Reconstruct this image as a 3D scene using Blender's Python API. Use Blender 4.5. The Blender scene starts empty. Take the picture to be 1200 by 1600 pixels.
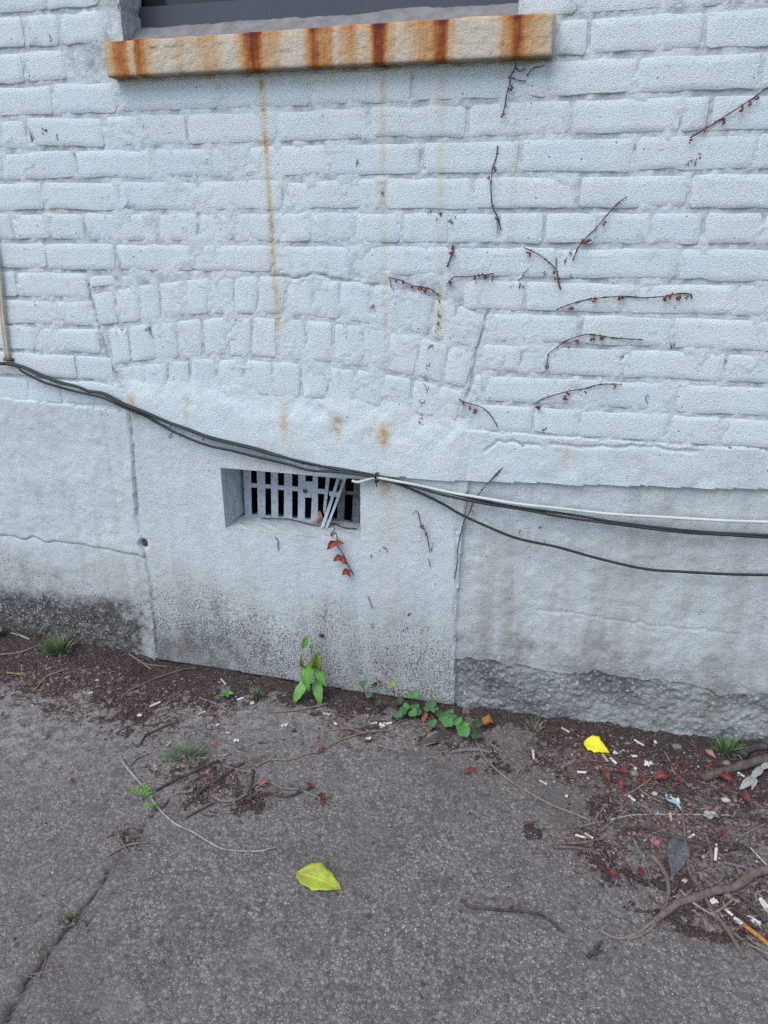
import bpy, math, random
import numpy as np
from mathutils import Vector, Matrix

# ------------------------------------------------------------------ camera, light, exposure
S = bpy.context.scene
COL = S.collection
cam_d = bpy.data.cameras.new("camera")
cam = bpy.data.objects.new("camera", cam_d)
COL.objects.link(cam)
S.camera = cam
YAW, PITCH, ROLL = 0.250745, 0.375955, -0.002716
_f = Vector((-math.sin(YAW) * math.cos(PITCH), math.cos(YAW) * math.cos(PITCH), -math.sin(PITCH)))
_r0 = Vector((math.cos(YAW), math.sin(YAW), 0))
_u0 = _r0.cross(_f)
_r = _r0 * math.cos(ROLL) + _u0 * math.sin(ROLL)
_u = -_r0 * math.sin(ROLL) + _u0 * math.cos(ROLL)
cam.matrix_world = Matrix(((_r.x, _u.x, -_f.x, 0), (_r.y, _u.y, -_f.y, -1.7107), (_r.z, _u.z, -_f.z, 1.2399), (0, 0, 0, 1)))
cam_d.sensor_fit = 'VERTICAL'
cam_d.sensor_height = 36
cam_d.lens = 26.87
cam_d.clip_start = 0.02
cam_d.clip_end = 300

SUN_EL, SUN_AZ = math.radians(56), math.radians(205)     # azimuth clockwise from +Y: front left of the wall
world = bpy.data.worlds.new("World")
S.world = world
world.use_nodes = True
wn = world.node_tree
bg = wn.nodes["Background"]
sky = wn.nodes.new("ShaderNodeTexSky")
sky.sky_type = 'NISHITA'
sky.sun_disc = False
sky.sun_elevation = SUN_EL
sky.sun_rotation = SUN_AZ
sky.air_density = 1.0
sky.dust_density = 1.2
sky.ozone_density = 1.0
wn.links.new(sky.outputs[0], bg.inputs[0])
bg.inputs[1].default_value = 0.12
sun_d = bpy.data.lights.new("sun", 'SUN')
sun_d.energy = 1.3
sun_d.angle = math.radians(50)
sun_d.color = (1.0, 0.975, 0.94)
sun = bpy.data.objects.new("sun", sun_d)
COL.objects.link(sun)
_sd = Vector((math.sin(SUN_AZ) * math.cos(SUN_EL), math.cos(SUN_AZ) * math.cos(SUN_EL), math.sin(SUN_EL)))
sun.rotation_euler = _sd.to_track_quat('Z', 'Y').to_euler()
sun.location = (-2, -3, 5)
S.view_settings.view_transform = 'Standard'
S.view_settings.look = 'None'
S.cycles.use_denoising = False
S.view_settings.exposure = 0.75
S.view_settings.gamma = 1
S.view_settings.use_curve_mapping = False

# surveyed outlines of everything in the scene, in metres (wall: x, z; ground: x, y)
D = {
'COURSES': [(1.6439, 1.7116, [-1.408, -1.1938, -1.0603]), (1.5762, 1.6439, [-1.4592, -1.2591, -1.1662, -1.0631]), (1.5085, 1.5762, [-1.4941, -1.2746, -1.1654]), (1.4408, 1.5085, [-1.4576, -1.2091, -1.0488, -0.7999, -0.5968, -0.3798, -0.1499, -0.1071, 0.0565, 0.274, 0.4617]), (1.3731, 1.4408, [-1.5289, -1.2919, -1.0899, -0.8842, -0.6719, -0.4675, -0.2628, -0.059, 0.1465, 0.1964, 0.3979]), (1.3054, 1.3731, [-1.5837, -1.3764, -1.176, -0.9742, -0.7675, -0.559, -0.3566, -0.1526, 0.0684, 0.2885, 0.49]), (1.2377, 1.3054, [-1.5072, -1.2748, -1.0704, -0.8668, -0.6646, -0.4405, -0.247, -0.0349, 0.1774, 0.3965]), (1.17, 1.2377, [-1.4672, -1.3747, -1.2753, -1.1731, -1.0803, -0.983, -0.8768, -0.7892, -0.6882, -0.6018, -0.5043, -0.3966, -0.2935, -0.1879, -0.0958, 0.0102, 0.1143, 0.2139, 0.3187, 0.4201]), (1.1023, 1.17, [-1.521, -1.2917, -1.0988, -0.8967, -0.6999, -0.51, -0.2873, -0.0646, 0.1752, 0.3818]), (1.0346, 1.1023, [-1.6158, -1.3882, -1.1885]), (0.9669, 1.0346, [-1.5338, -1.2895, -1.1833]), (0.8992, 0.9669, [-1.6302, -1.3645, -1.1723]), (0.8315, 0.8992, [-1.5657, -1.2538, -1.1461]), (0.7638, 0.8315, [-1.5409, -1.4108, -1.3095, -1.1339]), (1.6439, 1.7116, [-0.1678, 0.0169, 0.118, 0.3013]), (1.5762, 1.6439, [-0.1683, -0.0612, 0.1271, 0.3236]), (1.5085, 1.5762, [-0.0966, -0.0376, 0.1681, 0.3566]), (1.0346, 1.1023, [-0.2585, -0.1263, 0.0837, 0.2899, 0.4909]), (0.9669, 1.0346, [-0.1968, -0.0071, 0.1804, 0.3998]), (0.8992, 0.9669, [-0.2163, -0.1245, -0.0664, 0.088, 0.2935, 0.4944]), (0.8315, 0.8992, [-0.2337, -0.2032, 0.0008, 0.2043, 0.3991, 0.6009]), (0.7638, 0.8315, [-0.2281, -0.0903, 0.0109, 0.1999, 0.3037, 0.5205])],
'ARCH_LINES': [[(-1.223, 1.0449), (-1.1766, 1.0536), (-1.1165, 1.0639), (-1.0241, 1.0791), (-0.921, 1.0941), (-0.7414, 1.1028), (-0.586, 1.1011), (-0.4514, 1.0911), (-0.3639, 1.0737), (-0.2634, 1.0488), (-0.1853, 1.0223)], [(-1.2006, 0.9614), (-1.1535, 0.9724), (-1.0899, 0.9791), (-1.036, 0.9869), (-0.9139, 1.0027), (-0.7478, 1.0104), (-0.6205, 1.0082), (-0.4973, 0.999), (-0.4072, 0.9876), (-0.2893, 0.9634), (-0.2023, 0.9399)], [(-1.1802, 0.8592), (-1.1225, 0.8765), (-0.9948, 0.8948), (-0.8723, 0.9078), (-0.7547, 0.9096), (-0.6407, 0.9068), (-0.4989, 0.8966), (-0.3614, 0.8807), (-0.2866, 0.8667), (-0.2199, 0.8495)], [(-1.158, 0.7603), (-1.1092, 0.7766), (-0.9346, 0.8029), (-0.7612, 0.8156), (-0.5638, 0.8139), (-0.3756, 0.794), (-0.2239, 0.7668)]],
'ARCH_BRICKS': [[(-1.1704, 0.9684), (-1.1116, 0.9768), (-1.1165, 1.0639), (-1.1803, 1.0529)], [(-1.1116, 0.9768), (-1.0503, 0.9848), (-1.0522, 1.0745), (-1.1165, 1.0639)], [(-1.0503, 0.9848), (-0.9954, 0.9921), (-0.9963, 1.0831), (-1.0522, 1.0745)], [(-0.9954, 0.9921), (-0.9242, 1.0013), (-0.9243, 1.0936), (-0.9963, 1.0831)], [(-0.9242, 1.0013), (-0.8666, 1.0049), (-0.8579, 1.0972), (-0.9243, 1.0936)], [(-0.8666, 1.0049), (-0.805, 1.0077), (-0.7959, 1.1002), (-0.8579, 1.0972)], [(-0.805, 1.0077), (-0.7429, 1.0103), (-0.7351, 1.1027), (-0.7959, 1.1002)], [(-0.7429, 1.0103), (-0.6725, 1.0091), (-0.6676, 1.102), (-0.7351, 1.1027)], [(-0.6725, 1.0091), (-0.6049, 1.0071), (-0.6028, 1.1013), (-0.6676, 1.102)], [(-0.6049, 1.0071), (-0.5385, 1.0021), (-0.5407, 1.0977), (-0.6028, 1.1013)], [(-0.5385, 1.0021), (-0.4625, 0.9946), (-0.4632, 1.092), (-0.5407, 1.0977)], [(-0.4625, 0.9946), (-0.3967, 0.9855), (-0.39, 1.0789), (-0.4632, 1.092)], [(-0.3967, 0.9855), (-0.3318, 0.9721), (-0.3235, 1.0637), (-0.39, 1.0789)], [(-0.3318, 0.9721), (-0.2806, 0.961), (-0.272, 1.0509), (-0.3235, 1.0637)], [(-0.2806, 0.961), (-0.224, 0.9457), (-0.2037, 1.0285), (-0.272, 1.0509)], [(-1.1454, 0.8696), (-1.0929, 0.8807), (-1.0917, 0.9789), (-1.1517, 0.9726)], [(-1.0929, 0.8807), (-1.0182, 0.8914), (-1.0236, 0.9885), (-1.0917, 0.9789)], [(-1.0182, 0.8914), (-0.9576, 0.8987), (-0.9604, 0.9966), (-1.0236, 0.9885)], [(-0.9576, 0.8987), (-0.893, 0.9056), (-0.8885, 1.0038), (-0.9604, 0.9966)], [(-0.893, 0.9056), (-0.8282, 0.9085), (-0.8216, 1.007), (-0.8885, 1.0038)], [(-0.8282, 0.9085), (-0.768, 0.9094), (-0.7591, 1.0099), (-0.8216, 1.007)], [(-0.768, 0.9094), (-0.699, 0.9083), (-0.6948, 1.0095), (-0.7591, 1.0099)], [(-0.699, 0.9083), (-0.6248, 0.9057), (-0.6252, 1.0083), (-0.6948, 1.0095)], [(-0.6248, 0.9057), (-0.5614, 0.9011), (-0.5585, 1.0036), (-0.6252, 1.0083)], [(-0.5614, 0.9011), (-0.4896, 0.8955), (-0.4882, 0.9978), (-0.5585, 1.0036)], [(-0.4896, 0.8955), (-0.4281, 0.8884), (-0.425, 0.9899), (-0.4882, 0.9978)], [(-0.4281, 0.8884), (-0.3644, 0.881), (-0.3524, 0.9763), (-0.425, 0.9899)], [(-0.3644, 0.881), (-0.2985, 0.8689), (-0.2864, 0.9626), (-0.3524, 0.9763)], [(-0.2985, 0.8689), (-0.245, 0.856), (-0.2254, 0.9461), (-0.2864, 0.9626)], [(-1.1227, 0.7721), (-1.0642, 0.7834), (-1.0599, 0.8854), (-1.1263, 0.8753)], [(-1.0642, 0.7834), (-0.9997, 0.7931), (-0.9913, 0.8952), (-1.0599, 0.8854)], [(-0.9997, 0.7931), (-0.9382, 0.8024), (-0.9295, 0.9017), (-0.9913, 0.8952)], [(-0.9382, 0.8024), (-0.8643, 0.8081), (-0.8587, 0.908), (-0.9295, 0.9017)], [(-0.8643, 0.8081), (-0.7918, 0.8134), (-0.7846, 0.9092), (-0.8587, 0.908)], [(-0.7918, 0.8134), (-0.7176, 0.8152), (-0.7136, 0.9086), (-0.7846, 0.9092)], [(-0.7176, 0.8152), (-0.6449, 0.8146), (-0.6407, 0.9068), (-0.7136, 0.9086)], [(-0.6449, 0.8146), (-0.5767, 0.8141), (-0.574, 0.902), (-0.6407, 0.9068)], [(-0.5767, 0.8141), (-0.5097, 0.8082), (-0.5066, 0.8971), (-0.574, 0.902)], [(-0.5097, 0.8082), (-0.4422, 0.8011), (-0.4403, 0.8898), (-0.5066, 0.8971)], [(-0.4422, 0.8011), (-0.3741, 0.7937), (-0.3689, 0.8816), (-0.4403, 0.8898)], [(-0.3741, 0.7937), (-0.3144, 0.783), (-0.3044, 0.87), (-0.3689, 0.8816)], [(-0.3144, 0.783), (-0.2659, 0.7744), (-0.2495, 0.8571), (-0.3044, 0.87)]],
'EXTRA_BRICKS': [[(-1.1836, 1.0656), (-1.1118, 1.0715), (-1.1155, 1.0938), (-1.1812, 1.0912)]],
'LEDGE': [(-1.1111, 0.763), (-1.0501, 0.7363), (-0.9437, 0.7161), (-0.8914, 0.7028), (-0.7703, 0.6827), (-0.6519, 0.658), (-0.5357, 0.6405), (-0.4541, 0.6388), (-0.2801, 0.6401), (0.0166, 0.6524), (0.4186, 0.6764), (0.5426, 0.6828)],
'PLASTER_TOP': [(-1.8374, 0.7878), (-1.5062, 0.7715), (-1.29, 0.7663), (-1.1125, 0.7528)],
'PANEL_L': [(-1.1183, 0.8293), (-1.1148, 0.7628), (-1.1352, 0.4766), (-1.1231, 0.284), (-1.1291, 0.0758), (-1.1374, -0.0238)],
'PANEL_R': [(-0.2227, 0.7393), (-0.2372, 0.562), (-0.2454, 0.3892), (-0.248, 0.1663), (-0.2413, -0.0435)],
'BASE_R': [(-0.2662, 0.1538), (-0.0997, 0.1507), (-0.0017, 0.1356), (0.1066, 0.1588), (0.2146, 0.1521), (0.3032, 0.1611), (0.4074, 0.1474), (0.6414, 0.1695)],
'BASE_L': [(-1.9221, 0.155), (-1.6409, 0.1572), (-1.4171, 0.1645), (-1.1115, 0.1837)],
'LEFT_CRACK': [(-1.8207, 0.3599), (-1.5972, 0.3562), (-1.4667, 0.3598), (-1.3617, 0.3569), (-1.2592, 0.3521), (-1.1689, 0.3463), (-1.1158, 0.3404)],
'CRACKS': [[(-1.1162, 0.7526), (-1.1217, 0.6591), (-1.127, 0.5513), (-1.137, 0.4195), (-1.1274, 0.343), (-1.1175, 0.2646), (-1.1204, 0.1617), (-1.1353, 0.0096)], [(-1.1929, 0.7411), (-1.1917, 0.6363), (-1.1898, 0.5459), (-1.1837, 0.453)], [(-0.7021, 1.1006), (-0.6708, 1.0997), (-0.6509, 1.0944), (-0.6319, 1.1032), (-0.6011, 1.1064), (-0.5784, 1.1026), (-0.5558, 1.0961), (-0.5333, 1.0923), (-0.5108, 1.0914), (-0.4885, 1.0877), (-0.4515, 1.0842)], [(-1.188, 1.0715), (-1.1816, 1.0336), (-1.1759, 0.9795), (-1.1675, 0.9404), (-1.1566, 0.8928), (-1.1418, 0.8446), (-1.1256, 0.8041)], [(-0.2039, 1.0327), (-0.2159, 0.9884), (-0.224, 0.9461), (-0.2317, 0.8884), (-0.2445, 0.8408)], [(-0.1921, 0.7198), (-0.171, 0.7429), (-0.1488, 0.7399), (-0.1345, 0.7454), (-0.1123, 0.7394), (-0.0937, 0.7422), (-0.069, 0.7394)], [(-0.0482, 0.7469), (0.0086, 0.7449), (0.0777, 0.7484), (0.0985, 0.7469), (0.1316, 0.7552), (0.2124, 0.7522), (0.2651, 0.7517)], [(-0.2542, 0.5099), (-0.2519, 0.3884), (-0.2516, 0.2794), (-0.2503, 0.1852)], [(-0.0465, 0.3162), (-0.0154, 0.315), (0.046, 0.3162), (0.1219, 0.3124), (0.211, 0.3107), (0.3119, 0.3128), (0.4103, 0.3148)], [(-0.0537, 0.2608), (-0.0534, 0.2332), (-0.0544, 0.1768)], [(-1.1776, 1.3597), (-1.1692, 1.3393), (-1.1652, 1.3229)], [(-1.2278, 1.101), (-1.2037, 1.1058), (-1.1858, 1.1061)], [(-0.9362, 1.1069), (-0.9025, 1.1117), (-0.8776, 1.1135)], [(-0.3026, 1.4277), (-0.2831, 1.4283), (-0.27, 1.4256), (-0.2572, 1.4275)], [(-0.0496, 1.1126), (-0.0171, 1.1131)], [(0.0641, 0.948), (0.082, 0.9406), (0.0941, 0.9493)], [(0.281, 0.9504), (0.2943, 0.9444)]],
'HOLE': (-0.873, -0.4995, 0.456, 0.624),
'HOLE_DEPTH': 0.105,
'GRILLE': {'bars': [[(-0.8636, 0.4495), (-0.844, 0.4506), (-0.8366, 0.5943), (-0.859, 0.5933)], [(-0.8251, 0.4499), (-0.8032, 0.4504), (-0.7951, 0.5976), (-0.8192, 0.5965)], [(-0.7852, 0.4513), (-0.7655, 0.452), (-0.7585, 0.5966), (-0.7784, 0.5958)], [(-0.7485, 0.4516), (-0.725, 0.4515), (-0.7179, 0.5959), (-0.74, 0.5949)], [(-0.7081, 0.4515), (-0.6884, 0.4522), (-0.68, 0.595), (-0.7003, 0.5942)], [(-0.6709, 0.4527), (-0.6502, 0.4531), (-0.6458, 0.5959), (-0.6586, 0.596)]], 'top': [(-0.861, 0.5884), (-0.5725, 0.5826), (-0.5722, 0.5941), (-0.8601, 0.6004)], 'mid': [[(-0.8408, 0.5366), (-0.8224, 0.5374), (-0.822, 0.5495), (-0.8403, 0.5487)], [(-0.7989, 0.5378), (-0.7807, 0.5382), (-0.7808, 0.5498), (-0.7985, 0.5495)], [(-0.7615, 0.5371), (-0.7427, 0.5371), (-0.7424, 0.5499), (-0.7612, 0.5495)], [(-0.7212, 0.5374), (-0.7033, 0.5374), (-0.702, 0.5502), (-0.7202, 0.5498)], [(-0.6487, 0.5358), (-0.6285, 0.5353), (-0.6288, 0.5494), (-0.6479, 0.5493)]], 'bot': [(-0.8655, 0.441), (-0.6386, 0.4429), (-0.6389, 0.4583), (-0.8643, 0.4569)], 'boss': [(-0.6847, 0.5215), (-0.6665, 0.5224), (-0.6592, 0.5683), (-0.6811, 0.5677)], 'screw': (-0.6831, 0.5399), 'strips': [[(-0.6333, 0.4503), (-0.6217, 0.4454), (-0.5805, 0.5915), (-0.5919, 0.5925)], [(-0.6225, 0.4441), (-0.6127, 0.4434), (-0.5632, 0.5895), (-0.5737, 0.5909)]], 'strip3': [(-0.6332, 0.4946), (-0.6258, 0.4713), (-0.6095, 0.5947), (-0.6248, 0.5965)], 'links': [[(-0.6281, 0.45), (-0.6145, 0.4453), (-0.6119, 0.4548), (-0.6251, 0.4584)], [(-0.6118, 0.5351), (-0.5868, 0.5335), (-0.5846, 0.5473), (-0.6133, 0.5487)], [(-0.5932, 0.5825), (-0.5666, 0.5824), (-0.5653, 0.5925), (-0.591, 0.5927)]], 'old': [[(-0.6033, 0.4535), (-0.5836, 0.4513), (-0.5757, 0.5775), (-0.5922, 0.5781)], [(-0.5621, 0.4433), (-0.5328, 0.4422), (-0.5309, 0.5793), (-0.5519, 0.5787)]], 'oldmid': [(-0.6038, 0.5312), (-0.5302, 0.5318), (-0.53, 0.5416), (-0.6035, 0.5411)], 'oldbot': [(-0.621, 0.446), (-0.5287, 0.4348), (-0.5284, 0.4532), (-0.6206, 0.4603)], 'wire': [(-0.8051, 0.4464), (-0.7321, 0.4433), (-0.6759, 0.4444), (-0.6361, 0.4468), (-0.6124, 0.4508), (-0.5946, 0.4558), (-0.5655, 0.4538), (-0.53, 0.4494)], 'leaf': [(-0.6608, 0.4596), (-0.6449, 0.464), (-0.6366, 0.4761), (-0.644, 0.4893), (-0.6388, 0.491), (-0.6305, 0.4846), (-0.6287, 0.4688), (-0.6352, 0.4602), (-0.6471, 0.4582)]},
'SILL': (-1.0447, -0.1023, 1.5077, 1.5785),
'WINDOW': (-1.016, -0.172, 1.575),
'RAIL': [(-1.0084, 1.6598), (-0.9963, 1.619), (-0.1781, 1.6177)],
'CABLES': {'a': [(-1.6068, 0.8636), (-1.4849, 0.8689), (-1.445, 0.8706), (-1.4017, 0.8624), (-1.3473, 0.8431), (-1.2981, 0.8287), (-1.2484, 0.8194), (-1.2199, 0.8091), (-1.1756, 0.8048), (-1.1178, 0.7811), (-1.0596, 0.7627), (-1.0004, 0.7411), (-0.9428, 0.7246), (-0.8856, 0.7082), (-0.7698, 0.6895), (-0.7139, 0.6768), (-0.63, 0.6581), (-0.547, 0.6512), (-0.4508, 0.6407), (-0.3422, 0.6235), (-0.2141, 0.6036), (-0.1255, 0.5921), (-0.0434, 0.5869), (0.0373, 0.5817), (0.1194, 0.5753), (0.2807, 0.5709), (0.4354, 0.5759), (0.525, 0.5776)], 'c': [(-1.6085, 0.8567), (-1.486, 0.8638), (-1.4263, 0.8664), (-1.4034, 0.854), (-1.3727, 0.8419), (-1.3172, 0.8294), (-1.278, 0.8129), (-1.2275, 0.797), (-1.1801, 0.7995), (-1.1187, 0.7744), (-1.0484, 0.7499), (-0.9697, 0.7245), (-0.8737, 0.7023), (-0.7703, 0.6827), (-0.7025, 0.6659), (-0.6186, 0.6506), (-0.5355, 0.6472), (-0.4508, 0.6374), (-0.3739, 0.6257), (-0.2792, 0.6076), (-0.1862, 0.5947), (-0.0953, 0.5868), (-0.006, 0.5775), (0.1097, 0.5728), (0.2498, 0.5678), (0.3442, 0.5696), (0.4362, 0.5714), (0.5258, 0.5731)], 'b': [(-1.6076, 0.8602), (-1.4852, 0.8672), (-1.4266, 0.8647), (-1.4041, 0.8506), (-1.3502, 0.8278), (-1.3006, 0.8151), (-1.2638, 0.8069), (-1.2212, 0.8007), (-1.1771, 0.7946), (-1.119, 0.7727), (-1.0609, 0.7525), (-1.0197, 0.7315), (-0.9747, 0.7124), (-0.8981, 0.6888), (-0.8282, 0.6785), (-0.7714, 0.6675), (-0.6861, 0.6537), (-0.6189, 0.6422), (-0.5471, 0.6446), (-0.4508, 0.6374), (-0.3738, 0.6175), (-0.2942, 0.5865), (-0.2434, 0.5614), (-0.1758, 0.5363), (-0.1057, 0.5134), (-0.0115, 0.5001), (0.08, 0.4819), (0.1882, 0.4677), (0.2723, 0.4709), (0.3624, 0.475), (0.4511, 0.4823), (0.5413, 0.4898)], 'w': [(-0.5146, 0.6239), (-0.4982, 0.6219), (-0.4703, 0.6325), (-0.4508, 0.6374), (-0.3978, 0.6319), (-0.3422, 0.6251), (-0.2716, 0.6148), (-0.2052, 0.6093), (-0.1111, 0.6015), (-0.0193, 0.5987), (0.0933, 0.595), (0.2089, 0.5982), (0.3431, 0.6034), (0.4299, 0.6089), (0.5184, 0.613)], 'y1': [(-1.4292, 1.2403), (-1.4263, 1.1362), (-1.4303, 1.0747), (-1.4413, 0.9794), (-1.4492, 0.8788)], 'y2': [(-1.4402, 1.2403), (-1.4357, 1.1361), (-1.4379, 1.0745), (-1.4491, 0.9792), (-1.4571, 0.8785)], 'tie': (-0.4508, 0.6374), 'clip': (-1.4539, 0.8753)},
'VINES': [([(-0.1717, 1.5068), (-0.1722, 1.4959), (-0.179, 1.4853), (-0.1808, 1.4732), (-0.1827, 1.4622), (-0.1858, 1.4512), (-0.1875, 1.4356), (-0.1903, 1.4187)], [[(-0.1698, 1.4958), (-0.162, 1.4901), (-0.1537, 1.4952)], [(-0.1762, 1.4797), (-0.1648, 1.4749), (-0.1498, 1.4732)], [(-0.1492, 1.482), (-0.1388, 1.4924), (-0.1293, 1.4964), (-0.1149, 1.498)]], [(-0.1814, 1.4832), (-0.1791, 1.4643), (-0.1901, 1.4153)], 'thin reddish dead vine sprig hanging just under the right end of the rusty sill'), ([(0.3162, 1.4654), (0.2874, 1.4459), (0.2729, 1.435), (0.2581, 1.425), (0.2432, 1.4149), (0.2178, 1.3986), (0.1931, 1.383), (0.1646, 1.3662)], [], [(0.2711, 1.4329), (0.2596, 1.4228), (0.2465, 1.4148), (0.2183, 1.3953), (0.1921, 1.382), (0.1675, 1.3618)], 'straight dry vine with red buds slanting down from the upper right edge of the wall'), ([(-0.1987, 1.3602), (-0.2014, 1.3368), (-0.207, 1.3191), (-0.2079, 1.2842), (-0.2034, 1.2462), (-0.1932, 1.2289), (-0.1838, 1.2014)], [], [(-0.2018, 1.319), (-0.2127, 1.3024), (-0.2022, 1.2499), (-0.1918, 1.2277)], 'bowed upright vine stem without leaves on the bricks below the sill'), ([(0.061, 1.2642), (0.043, 1.249), (0.022, 1.2239), (0.0065, 1.2032), (-0.0074, 1.1897), (-0.0233, 1.1686), (-0.0326, 1.1421)], [], [(-0.0044, 1.1848), (-0.0132, 1.1835), (0.024, 1.2166)], 'straight dark dry vine slanting across bricks, with few tiny buds at its lower end'), ([(-0.1353, 1.1677), (-0.104, 1.154), (-0.0847, 1.1415), (-0.065, 1.1239), (-0.0594, 1.1034), (-0.0526, 1.0841)], [[(-0.065, 1.1239), (-0.0669, 1.1481)]], [(-0.1239, 1.1551), (-0.0714, 1.1225), (-0.0623, 1.1073)], 'forked dry vine bending downward with a short upright side twig'), ([(-0.2842, 1.1704), (-0.2851, 1.1548), (-0.294, 1.1259)], [], [(-0.2851, 1.1561)], 'shortest thick dark red vine stub standing above the arch bricks'), ([(-0.425, 1.1024), (-0.4061, 1.0987), (-0.3931, 1.0949), (-0.3713, 1.0858), (-0.3526, 1.0834), (-0.3324, 1.0798), (-0.3209, 1.0719)], [[(-0.4221, 1.0998), (-0.4192, 1.0821), (-0.4133, 1.0768)]], [(-0.4061, 1.0973), (-0.3931, 1.0949), (-0.3713, 1.0858), (-0.3526, 1.0834), (-0.3396, 1.0783)], 'dry vine with dark round buds sloping down over the crown of the brick arch'), ([(-0.297, 1.0845), (-0.2876, 1.0981), (-0.2752, 1.1063), (-0.2488, 1.1067), (-0.224, 1.1098), (-0.1941, 1.1142)], [[(-0.1941, 1.1142), (-0.1973, 1.0958)]], [(-0.235, 1.1083), (-0.224, 1.1098), (-0.2144, 1.1113), (-0.2875, 1.0954)], 'dry vine with red foot rising then running level right of the arch crown'), ([(-0.0573, 1.0433), (-0.0342, 1.0532), (0.0016, 1.0645), (0.0399, 1.0706), (0.0641, 1.0724), (0.087, 1.0729), (0.1176, 1.0711), (0.1485, 1.0743), (0.1776, 1.08), (0.2034, 1.0806), (0.2094, 1.0719)], [], [(-0.027, 1.0468), (0.1586, 1.0733), (0.1682, 1.076), (0.1832, 1.0751), (0.199, 1.0767), (0.0196, 1.0662), (0.0706, 1.0713)], 'longest arching dry vine ending in a cluster of red leaf buds'), ([(-0.0682, 0.9202), (-0.0674, 0.9468), (-0.0548, 0.9597), (-0.032, 0.9783), (-0.0074, 0.9887), (0.0134, 0.9934), (0.036, 0.9915), (0.0599, 0.9884), (0.0913, 0.9868), (0.1236, 0.9866)], [], [(-0.0685, 0.9244), (-0.0282, 0.9662), (-0.0106, 0.9791), (0.0221, 0.9857), (0.0401, 0.9903)], 'arched dry vine with hanging tan buds, second below the longest vine'), ([(-0.0914, 0.8347), (-0.0727, 0.8488), (-0.0416, 0.862), (-0.0161, 0.8705), (0.0148, 0.8764), (0.0396, 0.8861), (0.0594, 0.8899), (0.0926, 0.8901)], [], [(-0.0813, 0.8323), (-0.0187, 0.8689), (-0.0233, 0.8573), (0.0167, 0.8708), (0.0784, 0.8866)], 'lowest of the arching budded vines on the right brickwork'), ([(-0.2606, 0.8384), (-0.2456, 0.8318), (-0.2071, 0.8236), (-0.1858, 0.8055), (-0.1685, 0.7795)], [], [(-0.2485, 0.8317), (-0.2335, 0.8236), (-0.2199, 0.8154)], 'small drooping vine at the right foot of the brick arch'), ([(-0.1501, 0.684), (-0.174, 0.6553), (-0.1967, 0.6246), (-0.2139, 0.5971), (-0.2249, 0.5632), (-0.2365, 0.542), (-0.2446, 0.5041), (-0.2511, 0.4622), (-0.2498, 0.424), (-0.2565, 0.3825)], [], [(-0.2197, 0.5884), (-0.2173, 0.5688)], 'long thin vine passing behind the white and black cables with pink curled leaves'), ([(-0.3507, 0.5546), (-0.3438, 0.5247), (-0.3305, 0.4987), (-0.3235, 0.4683), (-0.3198, 0.4477)], [[(-0.3167, 0.4516), (-0.3107, 0.4766)]], [(-0.3389, 0.5184), (-0.3306, 0.5038)], 'short dry forked twig stuck to the plaster right of the vent'), ([(-0.3227, 0.4298), (-0.3174, 0.4074)], [], [], 'tiny dry twig stub on plaster below the forked twig right of the vent'), ([(-0.4819, 0.3089), (-0.4751, 0.291), (-0.4701, 0.2727)], [], [], 'tiny dark twig on bare plaster well below the vent'), ([(-0.7325, 0.4464), (-0.7242, 0.4345), (-0.725, 0.4215), (-0.724, 0.4069)], [], [], 'tiny dark curled stalk on plaster under the middle of the vent')],
'RED_VINE': ((-0.586, 0.4677), [(-0.5632, 0.4747), (-0.5601, 0.4626), (-0.5623, 0.4427), (-0.5473, 0.4227), (-0.5342, 0.3914), (-0.5192, 0.3638)], [[(-0.5637, 0.4551), (-0.5832, 0.4386)], [(-0.5621, 0.4517), (-0.5362, 0.4615)], [(-0.5492, 0.4152), (-0.5685, 0.4076)], [(-0.5475, 0.4136), (-0.5288, 0.403)], [(-0.5327, 0.3788), (-0.5451, 0.37)], [(-0.531, 0.3771), (-0.5209, 0.3673)]]),
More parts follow.
